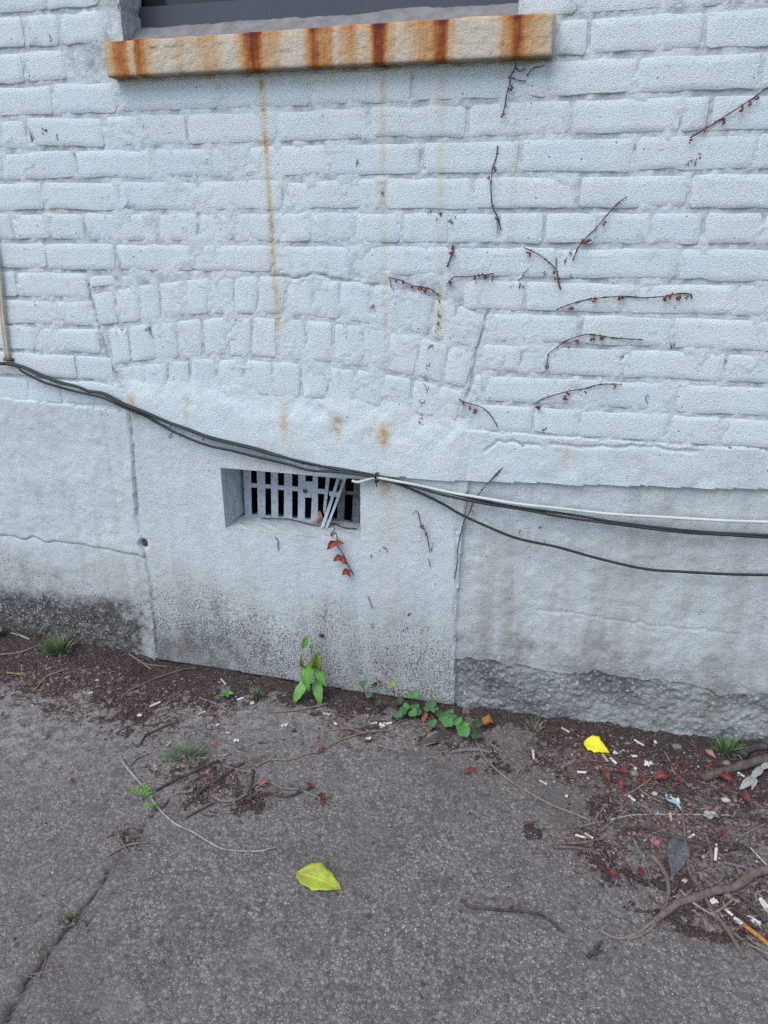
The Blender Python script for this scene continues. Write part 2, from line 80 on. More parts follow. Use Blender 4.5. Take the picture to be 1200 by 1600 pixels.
'REMNANTS': [(-0.3134, 1.0571), (-0.314, 1.0241), (-0.3122, 1.0075), (-0.3176, 0.9934), (-0.324, 0.9521), (-0.3379, 0.9082), (-0.3419, 0.8816), (-0.3356, 0.8627), (-0.347, 0.8261), (-0.3511, 0.7924), (-0.3462, 0.7743), (-0.3628, 0.7483), (-0.3579, 0.733), (-0.3322, 1.0676), (-0.3164, 1.0652), (-0.3295, 0.7003), (-0.3292, 0.6844), (-0.292, 0.6809), (-0.4667, 1.0367), (-0.152, 1.0913), (-0.1343, 1.089), (-0.1317, 1.1113), (-0.1416, 1.0981), (-0.0326, 1.1116), (-0.0896, 1.1184), (-0.3147, 1.2278), (-0.2925, 1.2189), (-0.2885, 1.2214), (-0.3342, 1.2379), (-0.4363, 1.2762), (-0.4921, 1.3391), (-0.3725, 0.6406), (-0.4351, 0.4386), (-0.4418, 0.4414), (-0.4705, 0.2209), (-0.4723, 0.4166), (-0.3603, 0.5503), (-0.714, 0.705), (-0.7728, 0.77), (-0.7184, 0.6881), (-1.0049, 0.7019), (-0.9103, 0.6913), (-1.434, 0.7123), (-1.4457, 0.7434), (-1.4421, 0.4861), (-1.3636, 0.5535), (-1.2913, 0.5651), (-1.1638, 0.6437), (-1.3062, 0.536), (0.1269, 0.674), (0.0661, 0.669), (-0.1118, 0.7318), (-0.0649, 0.7803), (0.1681, 1.3228), (0.1825, 1.3282), (0.1837, 1.336), (-1.2411, 1.4118), (-1.2521, 1.408), (-1.2124, 1.4018), (-1.1956, 1.591), (-1.2031, 1.6458), (-0.1019, 0.5255), (-0.0548, 0.5402), (0.328, 0.7634), (0.3662, 0.7633), (-0.0517, 1.1381), (-0.0365, 1.1572), (-0.2426, 0.2055), (-0.262, 0.1251), (-0.3818, 0.2141), (-0.3703, 0.2633), (-0.4286, 0.1507), (0.1836, 0.9756), (0.1456, 0.865)],
'PLANT': {'stem': [(-0.6132, 0.0029), (-0.6158, 0.0382), (-0.6185, 0.069), (-0.6268, 0.0965), (-0.6312, 0.1284), (-0.6319, 0.1586)], 'leaves': [((-0.6384, 0.1816), (-0.6547, 0.1432), 0.018, 0.3, 0), ((-0.6477, 0.085), (-0.653, 0.1394), 0.012, 0.8, 1), ((-0.6139, 0.0944), (-0.6045, 0.1565), 0.026, 0.6, 1), ((-0.636, 0.0992), (-0.6272, 0.0343), 0.037, 0.25, 0), ((-0.6139, 0.0923), (-0.578, 0.0547), 0.024, 0.3, 0), ((-0.6376, 0.0556), (-0.6727, -0.0155), 0.029, 0.2, 2), ((-0.619, 0.0523), (-0.5987, -0.0137), 0.029, 0.2, 2)]},
'HOLLOW': (-1.1262, 0.3822),
'DARKSPOT': (-0.6132, 0.1673),
'CREEPERS': [([((-0.4915, -0.0239), 0.0127, 1), ((-0.4724, -0.0318), 0.0141, 1), ((-0.4412, -0.0582), 0.0127, 2)], 'small creeper of three dull green leaves at the wall foot right of the green plant'), ([((-0.4081, -0.0061), 0.0118, 3), ((-0.3909, -0.0394), 0.018, 2), ((-0.3794, -0.0877), 0.0174, 1), ((-0.3648, -0.0781), 0.0146, 1), ((-0.3511, -0.0294), 0.0203, 0), ((-0.3604, -0.0531), 0.0158, 0), ((-0.3403, -0.0541), 0.0158, 1), ((-0.3439, -0.0788), 0.0163, 0), ((-0.3288, -0.0661), 0.0174, 1)], 'leafy creeper with one lime leaf on top hugging the foot of the wall'), ([((-0.3022, -0.0384), 0.0197, 1), ((-0.2899, -0.0462), 0.0155, 0), ((-0.3107, -0.0496), 0.0141, 1), ((-0.2774, -0.0561), 0.0169, 2), ((-0.2853, -0.1073), 0.018, 1)], 'dark round leaved creeper sprig between two brighter creepers'), ([((-0.2541, -0.0679), 0.0253, 1), ((-0.2462, -0.1031), 0.0203, 0), ((-0.224, -0.0919), 0.0203, 0), ((-0.235, -0.0775), 0.0169, 1), ((-0.2094, -0.1078), 0.0169, 0), ((-0.2579, -0.0862), 0.0169, 0), ((-0.2033, -0.0923), 0.0186, 3), ((-0.2008, -0.1304), 0.0225, 0), ((-0.176, -0.0798), 0.0186, 2), ((-0.1668, -0.1218), 0.0225, 2)], 'largest bright green creeper at the corner where the plaster panel ends')],
'SPRIG': (-0.4503, 0.0507),
'TWIGS': [('twig', [(-0.9892, -0.4156), (-0.9646, -0.433), (-0.9156, -0.4661), (-0.8835, -0.4865), (-0.8353, -0.5249), (-0.7892, -0.5534), (-0.7585, -0.567), (-0.7188, -0.576), (-0.6689, -0.5948), (-0.6265, -0.6038), (-0.5635, -0.5932), (-0.5266, -0.5715)], 0.0036, 0.0016, 'pale', 'long whitish curved twig beside the small green weed on the left'), ('twig', [(-0.128, -0.6124), (-0.1079, -0.6223), (-0.0717, -0.6191), (-0.0324, -0.6121), (0.0033, -0.6075), (0.0309, -0.6121), (0.0636, -0.6364)], 0.0036, 0.0022, 'dark', 'curved dark twig lying alone right of the yellow green leaf'), ('twig', [(0.1073, -0.6774), (0.1319, -0.6395)], 0.0036, 0.003, 'dark', 'short dark stub of twig on bare concrete near the forked branch tip'), ('twig', [(0.2322, -0.4081), (0.2501, -0.4358), (0.2595, -0.471), (0.256, -0.5139), (0.2414, -0.5517)], 0.0055, 0.004, 'brown', 'bow shaped brown twig touching the big branch near its middle'), ('twig', [(-0.1943, -0.0703), (-0.144, -0.1763), (-0.114, -0.2187), (-0.0662, -0.2587), (-0.0215, -0.2864), (0.027, -0.3115), (0.0803, -0.3282), (0.1117, -0.3398)], 0.0028, 0.0032, 'grey', 'long thin twig running from the creeper down towards the litter on the right'), ('twig', [(0.1537, -0.3234), (0.1907, -0.3023), (0.2277, -0.289), (0.2851, -0.2745), (0.3395, -0.2628), (0.407, -0.2497)], 0.002, 0.0018, 'pale', 'long level pale straw below the foil wrapper'), ('twig', [(0.1344, -0.3626), (0.159, -0.3259), (0.1943, -0.2815)], 0.0022, 0.002, 'grey', 'thin twig crossing under the left end of the level straw'), ('twig', [(0.0864, -0.3634), (0.1401, -0.3345)], 0.003, 0.0022, 'grey', 'short grey twig above the pair of white butts'), ('twig', [(0.1198, -0.3358), (0.1406, -0.289)], 0.0025, 0.002, 'grey', 'short upright twig left of the level straw'), ('wood_splinter', [(0.0433, -0.186), (0.075, -0.1405)], 0.0045, 0.004, 'tan', 'flat tan splinter of wood left of the flat white butt'), ('twig', [(0.0369, -0.4346), (0.0822, -0.4249), (0.1082, -0.429), (0.1299, -0.4391)], 0.0042, 0.003, 'brown', 'lower of two brown twigs beneath the pair of white butts'), ('twig', [(0.0547, -0.4212), (0.0976, -0.4086), (0.1211, -0.3954), (0.1395, -0.3835)], 0.004, 0.0028, 'brown', 'upper of two brown twigs beneath the pair of white butts'), ('twig', [(0.1996, -0.3738), (0.211, -0.403), (0.22, -0.4232), (0.2285, -0.466)], 0.0026, 0.002, 'grey', 'thin twig left of the dark grey leaf'), ('twig', [(0.3084, -0.2406), (0.3062, -0.3155), (0.3037, -0.39), (0.3039, -0.4355), (0.3143, -0.4603), (0.3265, -0.496), (0.3393, -0.5299), (0.3566, -0.565), (0.3771, -0.6131)], 0.0032, 0.0042, 'brown', 'longest brown twig passing under the big branch toward the lower right'), ('twig', [(0.3271, -0.5004), (0.3368, -0.5319), (0.359, -0.5561), (0.3868, -0.5805), (0.4343, -0.5986)], 0.0028, 0.0028, 'grey', 'grey twig fanning out right of the longest brown twig'), ('twig', [(0.3548, -0.5474), (0.3697, -0.5727), (0.3946, -0.5852), (0.4212, -0.6121)], 0.0024, 0.0022, 'dark', 'dark twig between the fanned twigs at the lower right'), ('twig', [(0.281, -0.4845), (0.2966, -0.5036), (0.3134, -0.5188), (0.3366, -0.5334)], 0.0026, 0.002, 'pale', 'pale twig crossing beneath the middle of the big branch'), ('twig', [(0.266, -0.3461), (0.3067, -0.3486), (0.3327, -0.3546), (0.3626, -0.356), (0.4046, -0.3489)], 0.0048, 0.0042, 'dark', 'thick dark twig level with the tilted white butt'), ('twig', [(0.3484, -0.3289), (0.3521, -0.3691), (0.3492, -0.4108)], 0.004, 0.004, 'brown', 'upright brown twig left of the standing white butt'), ('twig', [(0.3735, -0.393), (0.4068, -0.3963), (0.4344, -0.4025)], 0.003, 0.003, 'lilac', 'greyish lilac stalk just above the right end of the big branch'), ('twig', [(0.3722, -0.3933), (0.3686, -0.4273), (0.3518, -0.454)], 0.0018, 0.0014, 'grey', 'thin hooked stalk under the standing white butt'), ('twig', [(0.3916, -0.4689), (0.4041, -0.484), (0.4166, -0.503), (0.4273, -0.5234)], 0.0055, 0.0055, 'dark', 'thick dark twig right of the big branch'), ('twig', [(0.421, -0.4782), (0.4235, -0.4578), (0.4446, -0.4432)], 0.0035, 0.0025, 'grey', 'hook shaped twig at the right edge'), ('twig', [(0.3718, -0.5085), (0.387, -0.5193), (0.4069, -0.5454)], 0.005, 0.0035, 'red', 'red brown twig beside the orange cigarette end'), ('twig', [(0.4339, -0.3362), (0.4429, -0.3549), (0.4622, -0.3873)], 0.0018, 0.0018, 'white', 'white straw above the big branch at the right edge'), ('twig', [(0.3407, -0.5281), (0.3606, -0.5069), (0.3805, -0.4809)], 0.0035, 0.003, 'tan', 'tan twig slanting behind the orange cigarette end'), ('stick', [(0.361, -0.1489), (0.4399, -0.1044), (0.5204, -0.0612), (0.5832, -0.0291)], 0.009, 0.011, 'wood', 'broad weathered stick lying at the right edge'), ('stick', [(0.4585, -0.0581), (0.4813, -0.0334), (0.5313, -0.0038), (0.5958, 0.0297)], 0.01, 0.009, 'dark', 'dark stick against the wall foot at the right edge'), ('twig', [(0.2836, -0.071), (0.2923, -0.1094), (0.2997, -0.1397), (0.3196, -0.1549), (0.331, -0.1804)], 0.002, 0.002, 'grey', 'thin kinked twig left of the weathered stick'), ('twig', [(0.2074, -0.2007), (0.2367, -0.2297), (0.2675, -0.2427)], 0.0025, 0.002, 'tan', 'tan straw running into the foil wrapper from the left'), ('twig', [(0.1847, -0.2428), (0.2213, -0.2059), (0.2487, -0.1727)], 0.0022, 0.0018, 'tan', 'tan straw crossing the red leaves above the foil wrapper'), ('twig', [(0.4209, -0.3088), (0.4463, -0.2858), (0.4809, -0.2562)], 0.0022, 0.002, 'grey', 'fine grey twig under the red leaves near the right edge'), ('twig', [(0.2211, -0.2626), (0.2316, -0.2701), (0.2425, -0.2892)], 0.006, 0.005, 'brown', 'stubby thick twig left of the foil wrapper'), ('twig', [(-0.857, -0.4841), (-0.836, -0.4483), (-0.8123, -0.4153), (-0.781, -0.375), (-0.7637, -0.3517)], 0.0036, 0.0028, 'dark', 'long dark twig rising right from the whitish twig'), ('twig', [(-0.7578, -0.4762), (-0.7422, -0.4268), (-0.7144, -0.3676), (-0.702, -0.3433)], 0.0036, 0.003, 'dark', 'dark twig parallel to the long one and nearer the middle'), ('twig', [(-0.7426, -0.3677), (-0.7065, -0.3703), (-0.6688, -0.37)], 0.003, 0.0026, 'tan', 'pale level twig joining the top of the upright dark twig'), ('twig', [(-0.6691, -0.3655), (-0.6515, -0.4172), (-0.6329, -0.4635)], 0.004, 0.0036, 'dark', 'upright dark twig in the left twig tangle'), ('twig', [(-0.7224, -0.4673), (-0.6913, -0.4762), (-0.6565, -0.4528), (-0.6434, -0.4064), (-0.6155, -0.3927), (-0.5817, -0.4018), (-0.5343, -0.3985), (-0.4835, -0.4154), (-0.4443, -0.4283)], 0.0032, 0.0022, 'grey', 'wavy grey twig running right out of the left tangle'), ('twig', [(-0.7519, -0.542), (-0.7209, -0.496), (-0.6987, -0.4739)], 0.0024, 0.002, 'dark', 'thin dark twig above the curved end of the whitish twig'), ('twig', [(-0.7979, -0.5377), (-0.7757, -0.5381), (-0.7519, -0.542)], 0.0026, 0.002, 'brown', 'short brown twig next to the whitish twig'), ('twig', [(-0.6964, -0.3997), (-0.6697, -0.4582)], 0.0034, 0.003, 'dark', 'short upright twig left of the tall upright twig'), ('twig', [(-0.8068, -0.4779), (-0.7731, -0.4652)], 0.0036, 0.0032, 'tan', 'short pale level twig end near the green weed'), ('twig', [(-0.9594, -0.4246), (-0.9579, -0.3957), (-0.9411, -0.377)], 0.0026, 0.002, 'grey', 'bent little twig at the upper end of the whitish twig'), ('twig', [(-0.9774, -0.3513), (-0.9817, -0.3138), (-0.9542, -0.2696), (-0.9277, -0.241)], 0.0028, 0.002, 'dark', 'curved dark twig above the spidery grass tuft'), ('twig', [(-1.1309, -0.1572), (-1.0842, -0.0945), (-1.0325, -0.0386), (-0.9924, -0.0183)], 0.0026, 0.002, 'brown', 'long straight stalk on the soil along the wall foot'), ('twig', [(-0.9217, -0.1414), (-0.862, -0.1473), (-0.8033, -0.1732)], 0.003, 0.0022, 'grey', 'grey twig beside the small green seedling'), ('twig', [(-0.6749, -0.3483), (-0.6485, -0.3202), (-0.6383, -0.2958)], 0.0024, 0.002, 'grey', 'small twig rising right from the top of the left tangle'), ('twig', [(-0.668, -0.3489), (-0.6464, -0.3173), (-0.6034, -0.3041), (-0.5614, -0.2691), (-0.5301, -0.2387), (-0.4948, -0.1965), (-0.4475, -0.1609), (-0.4104, -0.1409), (-0.3788, -0.1249)], 0.003, 0.0028, 'tan', 'long tan twig slanting up toward the creepers in the middle'), ('twig', [(-0.6054, -0.425), (-0.5653, -0.4277), (-0.5349, -0.4051), (-0.5134, -0.3824)], 0.003, 0.0024, 'dark', 'dark crooked twig under the wavy grey twig'), ('twig', [(-0.7055, -0.1371), (-0.6432, -0.1099), (-0.5789, -0.0702)], 0.0032, 0.0022, 'tan', 'pale stalk below the green plant'), ('twig', [(-0.5532, -0.1795), (-0.4997, -0.1526), (-0.4625, -0.1621)], 0.0026, 0.002, 'tan', 'short tan twig just above the long slanting one'), ('twig', [(-0.3813, -0.1146), (-0.367, -0.0805)], 0.003, 0.003, 'tan', 'stubby tan twig left of the creepers'), ('twig', [(-0.2204, -0.1832), (-0.1806, -0.1633), (-0.1542, -0.1591), (-0.1267, -0.1646)], 0.005, 0.004, 'grey', 'thick grey twig below the largest creeper'), ('twig', [(-0.1526, -0.1104), (-0.1255, -0.1344), (-0.0995, -0.1553)], 0.0026, 0.003, 'tan', 'slanting tan twig right of the largest creeper'), ('twig', [(-1.5816, -0.1142), (-1.5293, -0.094), (-1.5035, -0.0731), (-1.482, -0.0459)], 0.003, 0.002, 'tan', 'tan stalk left of the big grass tuft'), ('twig', [(-1.5043, -0.177), (-1.456, -0.1682), (-1.4289, -0.1481)], 0.0028, 0.002, 'yellow', 'yellowish straw below the big grass tuft'), ('twig', [(-1.3809, -0.2168), (-1.3856, -0.1637), (-1.3637, -0.145), (-1.3382, -0.122)], 0.0032, 0.0026, 'tan', 'forked dry stalk under the big grass tuft'), ('twig', [(-1.3388, -0.1388), (-1.3058, -0.1172), (-1.2686, -0.1012)], 0.0022, 0.0018, 'brown', 'fine brown stalk right of the big grass tuft'), ('twig', [(-1.22, -0.0056), (-1.172, -0.0255), (-1.1216, -0.0474)], 0.003, 0.0022, 'tan', 'dry stalk against the left corner of the plaster panel'), ('twig', [(-1.1939, -0.0205), (-1.1483, -0.0265), (-1.08, -0.0301)], 0.0024, 0.0022, 'tan', 'second dry stalk crossing the one at the panel corner'), ('twig', [(-1.6143, -0.0152), (-1.573, -0.024), (-1.5318, -0.0362)], 0.003, 0.003, 'pale', 'pale stick between the broad leaf and the big grass tuft'), ('twig', [(-1.0724, -0.3853), (-1.0028, -0.3653)], 0.0016, 0.0014, 'grey', 'hair thin level stalk on the left concrete'), ('twig', [(-0.8353, -0.9488), (-0.7995, -0.931), (-0.7603, -0.9098)], 0.001, 0.0007, 'tan', 'dry straw across the crack at the lower left'), ('twig', [(-0.8421, -0.9518), (-0.8157, -0.9525), (-0.7789, -0.9505)], 0.001, 0.0008, 'tan', 'dry straw sloping down from the crack at the lower left'), ('twig', [(-0.8321, -0.9099), (-0.8228, -0.9294), (-0.8157, -0.9525)], 0.0009, 0.0007, 'grey', 'dry straw standing upright over the lower crack'), ('twig', [(-0.8572, -0.6814), (-0.8308, -0.6447), (-0.7923, -0.6259)], 0.0024, 0.0018, 'tan', 'dry stalk lying over the upper end of the crack'), ('twig', [(-0.8861, -0.6368), (-0.8824, -0.621)], 0.003, 0.0025, 'tan', 'tiny tan stick beside the upper end of the crack'), ('twig', [(-0.9585, -0.8737), (-0.9252, -0.8681), (-0.8959, -0.8522)], 0.0015, 0.0013, 'grey', 'thin pale twig at the left edge'), ('twig', [(-0.8861, -0.603), (-0.8488, -0.6402), (-0.8213, -0.6601)], 0.0018, 0.0014, 'tan', 'thin stalk upright over the upper end of the crack')],
'BRANCH': ([(0.5084, -0.3756), (0.4827, -0.3854), (0.4568, -0.3969), (0.4348, -0.4074), (0.4124, -0.4276), (0.3791, -0.4597), (0.3461, -0.4789), (0.3038, -0.5018), (0.279, -0.5171), (0.2535, -0.5443), (0.2273, -0.5725)], [(0.2273, -0.5725), (0.2164, -0.5823), (0.2006, -0.6017), (0.1693, -0.6233), (0.1468, -0.6222), (0.1264, -0.6121)], [(0.2294, -0.5748), (0.2194, -0.59), (0.2003, -0.6087), (0.1772, -0.6241)]),
'BUTTS': [((0.0392, -0.0332), (0.0571, -0.0446), 0, 'short white butt at the wall foot up left of the yellow leaf'), ((-0.0263, -0.1368), (-0.0224, -0.1698), 0, 'small white butt standing upright in the picture far left of the yellow leaf'), ((0.0819, -0.1878), (0.0995, -0.1879), 0, 'flat white butt below the bright yellow leaf'), ((-0.0029, -0.2384), (0.0121, -0.2456), 0, 'lone white butt left on clean concrete near the long thin twig'), ((0.1959, -0.24), (0.2079, -0.2516), 0, 'white butt below the red leaves, left of the foil wrapper'), ((0.0815, -0.3889), (0.1014, -0.3913), 0, 'left and larger of the paired white butts'), ((0.1013, -0.3803), (0.1158, -0.3913), 0, 'right and smaller of the paired white butts'), ((0.1398, -0.1073), (0.1514, -0.1307), 1, 'tan butt touching the tip of the bright yellow leaf'), ((0.1576, -0.1197), (0.1707, -0.133), 0, 'whitish butt right of the tan one below the yellow leaf'), ((0.3069, -0.3467), (0.3243, -0.3277), 0, 'thick white butt tilted beside the longest brown twig'), ((0.3659, -0.3498), (0.3578, -0.3918), 0, 'long white butt standing above the big branch'), ((0.4436, -0.117), (0.4543, -0.1276), 0, 'white butt between weathered stick and pale lobed leaf'), ((0.2812, -0.2736), (0.2818, -0.2969), 1, 'pinkish butt under the foil wrapper'), ((0.2159, -0.0459), (0.2364, -0.0608), 2, 'white butt with light blue band near the wall'), ((-1.0325, -0.2078), (-1.0177, -0.1835), 0, 'long white butt on the soil below the left part of the panel'), ((-0.8959, -0.1994), (-0.8846, -0.1851), 0, 'white butt left of the small green seedling'), ((-0.8231, -0.1136), (-0.8115, -0.1015), 0, 'white butt right of the small green seedling'), ((-0.9043, -0.0428), (-0.8838, -0.0571), 1, 'tan butt close under the wall left of the seedling'), ((-0.9111, -0.3372), (-0.9095, -0.3241), 1, 'greyish butt left of the spidery grass tuft'), ((-0.7928, -0.2505), (-0.7821, -0.2504), 1, 'cream butt stub right of the spidery grass tuft'), ((-0.578, -0.1109), (-0.5606, -0.1094), 1, 'pale butt on concrete right below the green plant'), ((-0.4429, -0.1219), (-0.4313, -0.1134), 0, 'short butt left of the crumpled paper wad by the creepers'), ((-0.4057, -0.1125), (-0.3925, -0.1037), 0, 'short butt right of the crumpled paper wad by the creepers'), ((0.3595, -0.5145), (0.3697, -0.5222), 0, 'grubby white butt left of the orange cigarette end')],
'ORANGE': [(0.3732, -0.5285), (0.3859, -0.5395), (0.4049, -0.5569), (0.4278, -0.5781)],
'PAPERS': [((0.1702, -0.0947), 0.018, 0.009, 'crumpled white paper strip right of the yellow leaf tip'), ((0.2118, -0.1036), 0.016, 0.006, 'bent white paper strip above the red leaves'), ((0.2445, -0.1261), 0.026, 0.016, 'largest white paper wad above the red leaves'), ((0.2129, -0.1433), 0.01, 0.009, 'small white paper bit left of the largest wad'), ((0.2666, -0.0382), 0.01, 0.007, 'white paper bit close to the wall near the yellow leaf'), ((0.3408, -0.5015), 0.019, 0.01, 'curled white scrap under the big branch'), ((0.4068, -0.5271), 0.016, 0.022, 'white scrap with pointed end beside the orange cigarette end'), ((0.4344, -0.4853), 0.014, 0.028, 'stained white scrap at the right edge under the big branch'), ((-0.7783, -0.1173), 0.014, 0.012, 'folded white scrap under the dull weed by the wall'), ((-0.8273, -0.2268), 0.01, 0.008, 'white crumb above the spidery grass tuft'), ((-0.7545, -0.2722), 0.018, 0.01, 'ragged white scrap right of the spidery grass tuft'), ((-1.0383, -0.2493), 0.016, 0.01, 'torn white scrap on soil at the left'), ((-0.4134, -0.1227), 0.018, 0.018, 'crumpled paper wad between two short butts by the creepers'), ((-0.4315, -0.1884), 0.016, 0.008, 'flat white scrap under the long tan twig'), ((-0.5334, -0.1446), 0.012, 0.01, 'white ring shaped scrap below the green plant'), ((-0.6607, -0.1822), 0.022, 0.01, 'pale bluish scrap of plastic on the concrete below the panel'), ((-1.2219, -0.1924), 0.014, 0.008, 'mint green flake on the reddish soil'), ((0.058, -0.2748), 0.008, 0.006, 'tiny white flake right of the lone butt')],
'FOIL': (0.2923, -0.2385),
'PINK': (0.2423, -0.3702),
'PEBBLES': [((-0.9729, -0.1781), 0.013, 'pink', 'pinkish flat pebble in the soil below the panel'), ((-0.7495, -0.1962), 0.01, 'pink', 'round pink pebble right of the seedling'), ((-0.9293, -0.4147), 0.011, 'tan', 'round tan pebble near the top of the whitish twig'), ((-0.8356, -0.3934), 0.012, 'pink', 'pale pink pebble under the spidery grass tuft'), ((-1.3158, -0.1624), 0.012, 'pink', 'largest pink pebble on soil right of the big grass tuft'), ((-1.2371, -0.1394), 0.009, 'white', 'pale pebble on the soil nearest the mint flake'), ((-1.1706, -0.1826), 0.011, 'pink', 'flat reddish pebble right of the mint flake'), ((-1.2001, -0.1398), 0.01, 'tan', 'grey tan pebble above the flat reddish one'), ((-1.2245, -0.3879), 0.012, 'pink', 'pink pebble alone on the left concrete'), ((0.2001, -0.06), 0.014, 'tan', 'squarish brown pebble left of the blue banded butt'), ((0.1854, -0.0408), 0.01, 'grey', 'grey pebble at the wall foot above the squarish brown one'), ((0.3153, -0.0484), 0.02, 'grey', 'largest rough grey stone at the wall foot on the right'), ((0.4229, -0.0858), 0.017, 'tan', 'round brown stone under the right grass tuft'), ((0.4058, -0.2037), 0.017, 'white', 'pale flat stone chip under the red leaves at the right'), ((0.3252, -0.2343), 0.01, 'tan', 'tan pebble right of the foil wrapper'), ((0.3375, -0.3019), 0.01, 'tan', 'tan pebble beside the longest brown twig'), ((0.2528, -0.2172), 0.012, 'white', 'pale oval pebble left of the foil wrapper'), ((0.2089, -0.1671), 0.018, 'tan', 'oblong tan stone among the red leaves'), ((-0.1915, -0.1331), 0.01, 'pink', 'pink pebble below the largest creeper'), ((-0.37, -0.1334), 0.013, 'pink', 'greyish pink pebble at the right end of the long tan twig'), ((-0.1239, -0.2001), 0.01, 'pink', 'pink pebble at the bend of the long thin twig'), ((0.3695, -0.4776), 0.015, 'tan', 'round brown nut like pebble below the big branch'), ((0.3843, -0.486), 0.011, 'pink', 'pinkish pebble touching the tan twig below the branch'), ((0.1641, -0.2268), 0.011, 'grey', 'grey chip under the left red leaves'), ((0.4161, -0.2155), 0.01, 'tan', 'small tan stone next to the pale flat chip'), ((0.4573, -0.199), 0.009, 'pink', 'pinkish crumb among the rightmost red leaves')],
'REDS': [((0.1332, -0.1749), (0.1544, -0.2141), 0.018, 'red', 'leftmost curled red leaf below the yellow leaf'), ((0.173, -0.158), (0.2015, -0.1735), 0.016, 'red', 'red leaf with pale midrib, second from the left'), ((0.1811, -0.2247), (0.1882, -0.1813), 0.018, 'red', 'red leaf lying under the second one'), ((0.2361, -0.1935), (0.2212, -0.1527), 0.019, 'red', 'folded red leaf in the middle of the red leaves'), ((0.2513, -0.1765), (0.2921, -0.1618), 0.019, 'red', 'broad red leaf right of the folded one'), ((0.3033, -0.1634), (0.3217, -0.1763), 0.015, 'red', 'small dark red leaf above the foil wrapper'), ((0.4001, -0.1279), (0.4293, -0.1557), 0.018, 'red', 'bright red leaf under the weathered stick'), ((0.3972, -0.1787), (0.4151, -0.1952), 0.015, 'red', 'red leaf below the one under the weathered stick'), ((0.4305, -0.183), (0.4651, -0.2152), 0.014, 'red', 'long rolled red leaf at the far right'), ((0.3808, -0.306), (0.3912, -0.3218), 0.012, 'red', 'dark red scrap of leaf above the standing butt'), ((0.1458, -0.4771), (0.1653, -0.4851), 0.014, 'red', 'red brown leaf scrap lying alone on the concrete'), ((0.2022, -0.4529), (0.2168, -0.4786), 0.016, 'red', 'red brown leaf scrap left of the bow shaped twig'), ((-0.3153, -0.0815), (-0.3099, -0.0406), 0.017, 'faded', 'faded red leaf beside the creepers'), ((-0.54, -0.2587), (-0.527, -0.248), 0.012, 'red', 'dark red leaf bit on the long tan twig'), ((-0.1794, -0.2536), (-0.1516, -0.2351), 0.012, 'red', 'dark red leaf scrap on concrete below the largest creeper'), ((-0.8111, -0.2967), (-0.7899, -0.3117), 0.01, 'faded', 'small pink red leaf right of the spidery grass tuft'), ((-0.7395, -0.2939), (-0.7266, -0.2957), 0.008, 'faded', 'tiny pink red leaf under the ragged scrap'), ((-0.5264, -0.3813), (-0.5092, -0.3857), 0.011, 'red', 'dark red leaf on the wavy grey twig'), ((-0.4722, -0.4354), (-0.4767, -0.399), 0.009, 'red', 'dark red curl at the end of the wavy grey twig'), ((-1.0643, -0.5102), (-1.0485, -0.5084), 0.01, 'red', 'lone dark red speck of leaf on the left concrete'), ((-0.6343, -0.4128), (-0.6161, -0.3951), 0.01, 'faded', 'salmon leaf strip under the wavy grey twig')],
'YELLOW': ((0.0939, -0.0792), (0.155, -0.0986)),
'LIME': ((-0.4628, -0.6242), (-0.3631, -0.6409)),
'ORANGE_LEAF': ((-0.167, -0.0634), (-0.1326, -0.0466)),
'BROWN_LEAF': ((-0.3018, -0.1711), (-0.232, -0.1147)),
'GREY_LEAF': ((0.2968, -0.3456), (0.269, -0.459)),
'PALE_LEAF': [(0.4442, -0.1647), (0.4678, -0.1373), (0.4914, -0.1049), (0.5119, -0.084)],
'PALE_CHIP': ((0.3787, -0.0495), (0.4001, -0.0752)),
'GREY_CHIP': ((0.351, -0.2658), (0.3806, -0.2603)),
'TUFTS': [((-1.4179, -0.0553), 'big', 'biggest grass tuft in the soil at the left wall foot'), ((-0.847, -0.3557), 'spidery', 'spidery blue green grass tuft left of centre'), ((0.4289, -0.0345), 'small', 'green grass tuft at the wall foot near the right edge'), ((-0.029, -0.053), 'dry', 'sparse dry grass tuft at the wall foot right of the panel'), ((-0.8369, -0.8286), 'tiny', 'little tuft growing in the crack'), ((-0.8468, -0.8938), 'tiny2', 'tiny sprout low in the crack'), ((-0.7783, -0.0779), 'dull', 'dull weed tuft against the panel left of the green plant')],
'SEEDLING': (-0.854, -0.1122),
'BROADLEAF': (-1.655, -0.0021),
'FERN': ((-0.8404, -0.5159), [(-0.8467, -0.5133), (-0.8612, -0.5107), (-0.8753, -0.5142), (-0.89, -0.5221)], [(-0.8426, -0.5205), (-0.8343, -0.5348), (-0.8393, -0.5482)], [(-0.8566, -0.5074), (-0.8687, -0.4978), (-0.8805, -0.4944)]),
'GCRACK': [(-0.8178, -0.5018), (-0.831, -0.5461), (-0.8288, -0.5924), (-0.832, -0.6305), (-0.8332, -0.684), (-0.8279, -0.7376), (-0.8312, -0.7779), (-0.832, -0.8157), (-0.8304, -0.8512), (-0.8316, -0.8926), (-0.8316, -0.9316), (-0.8273, -0.9675), (-0.8236, -1.0076), (-0.8164, -1.0761)],
'SOIL_EDGE': [(-1.8255, -0.3254), (-1.6292, -0.307), (-1.4281, -0.3013), (-1.2609, -0.2593), (-1.1364, -0.2712), (-1.0146, -0.2546), (-0.9098, -0.2085), (-0.785, -0.119), (-0.6259, -0.1026), (-0.4759, -0.1274), (-0.374, -0.1237), (-0.2459, -0.0914), (-0.1477, -0.0855), (-0.0018, -0.1058), (0.1068, -0.1746), (0.2182, -0.2654), (0.3468, -0.3109), (0.4686, -0.3345), (0.5972, -0.302)],
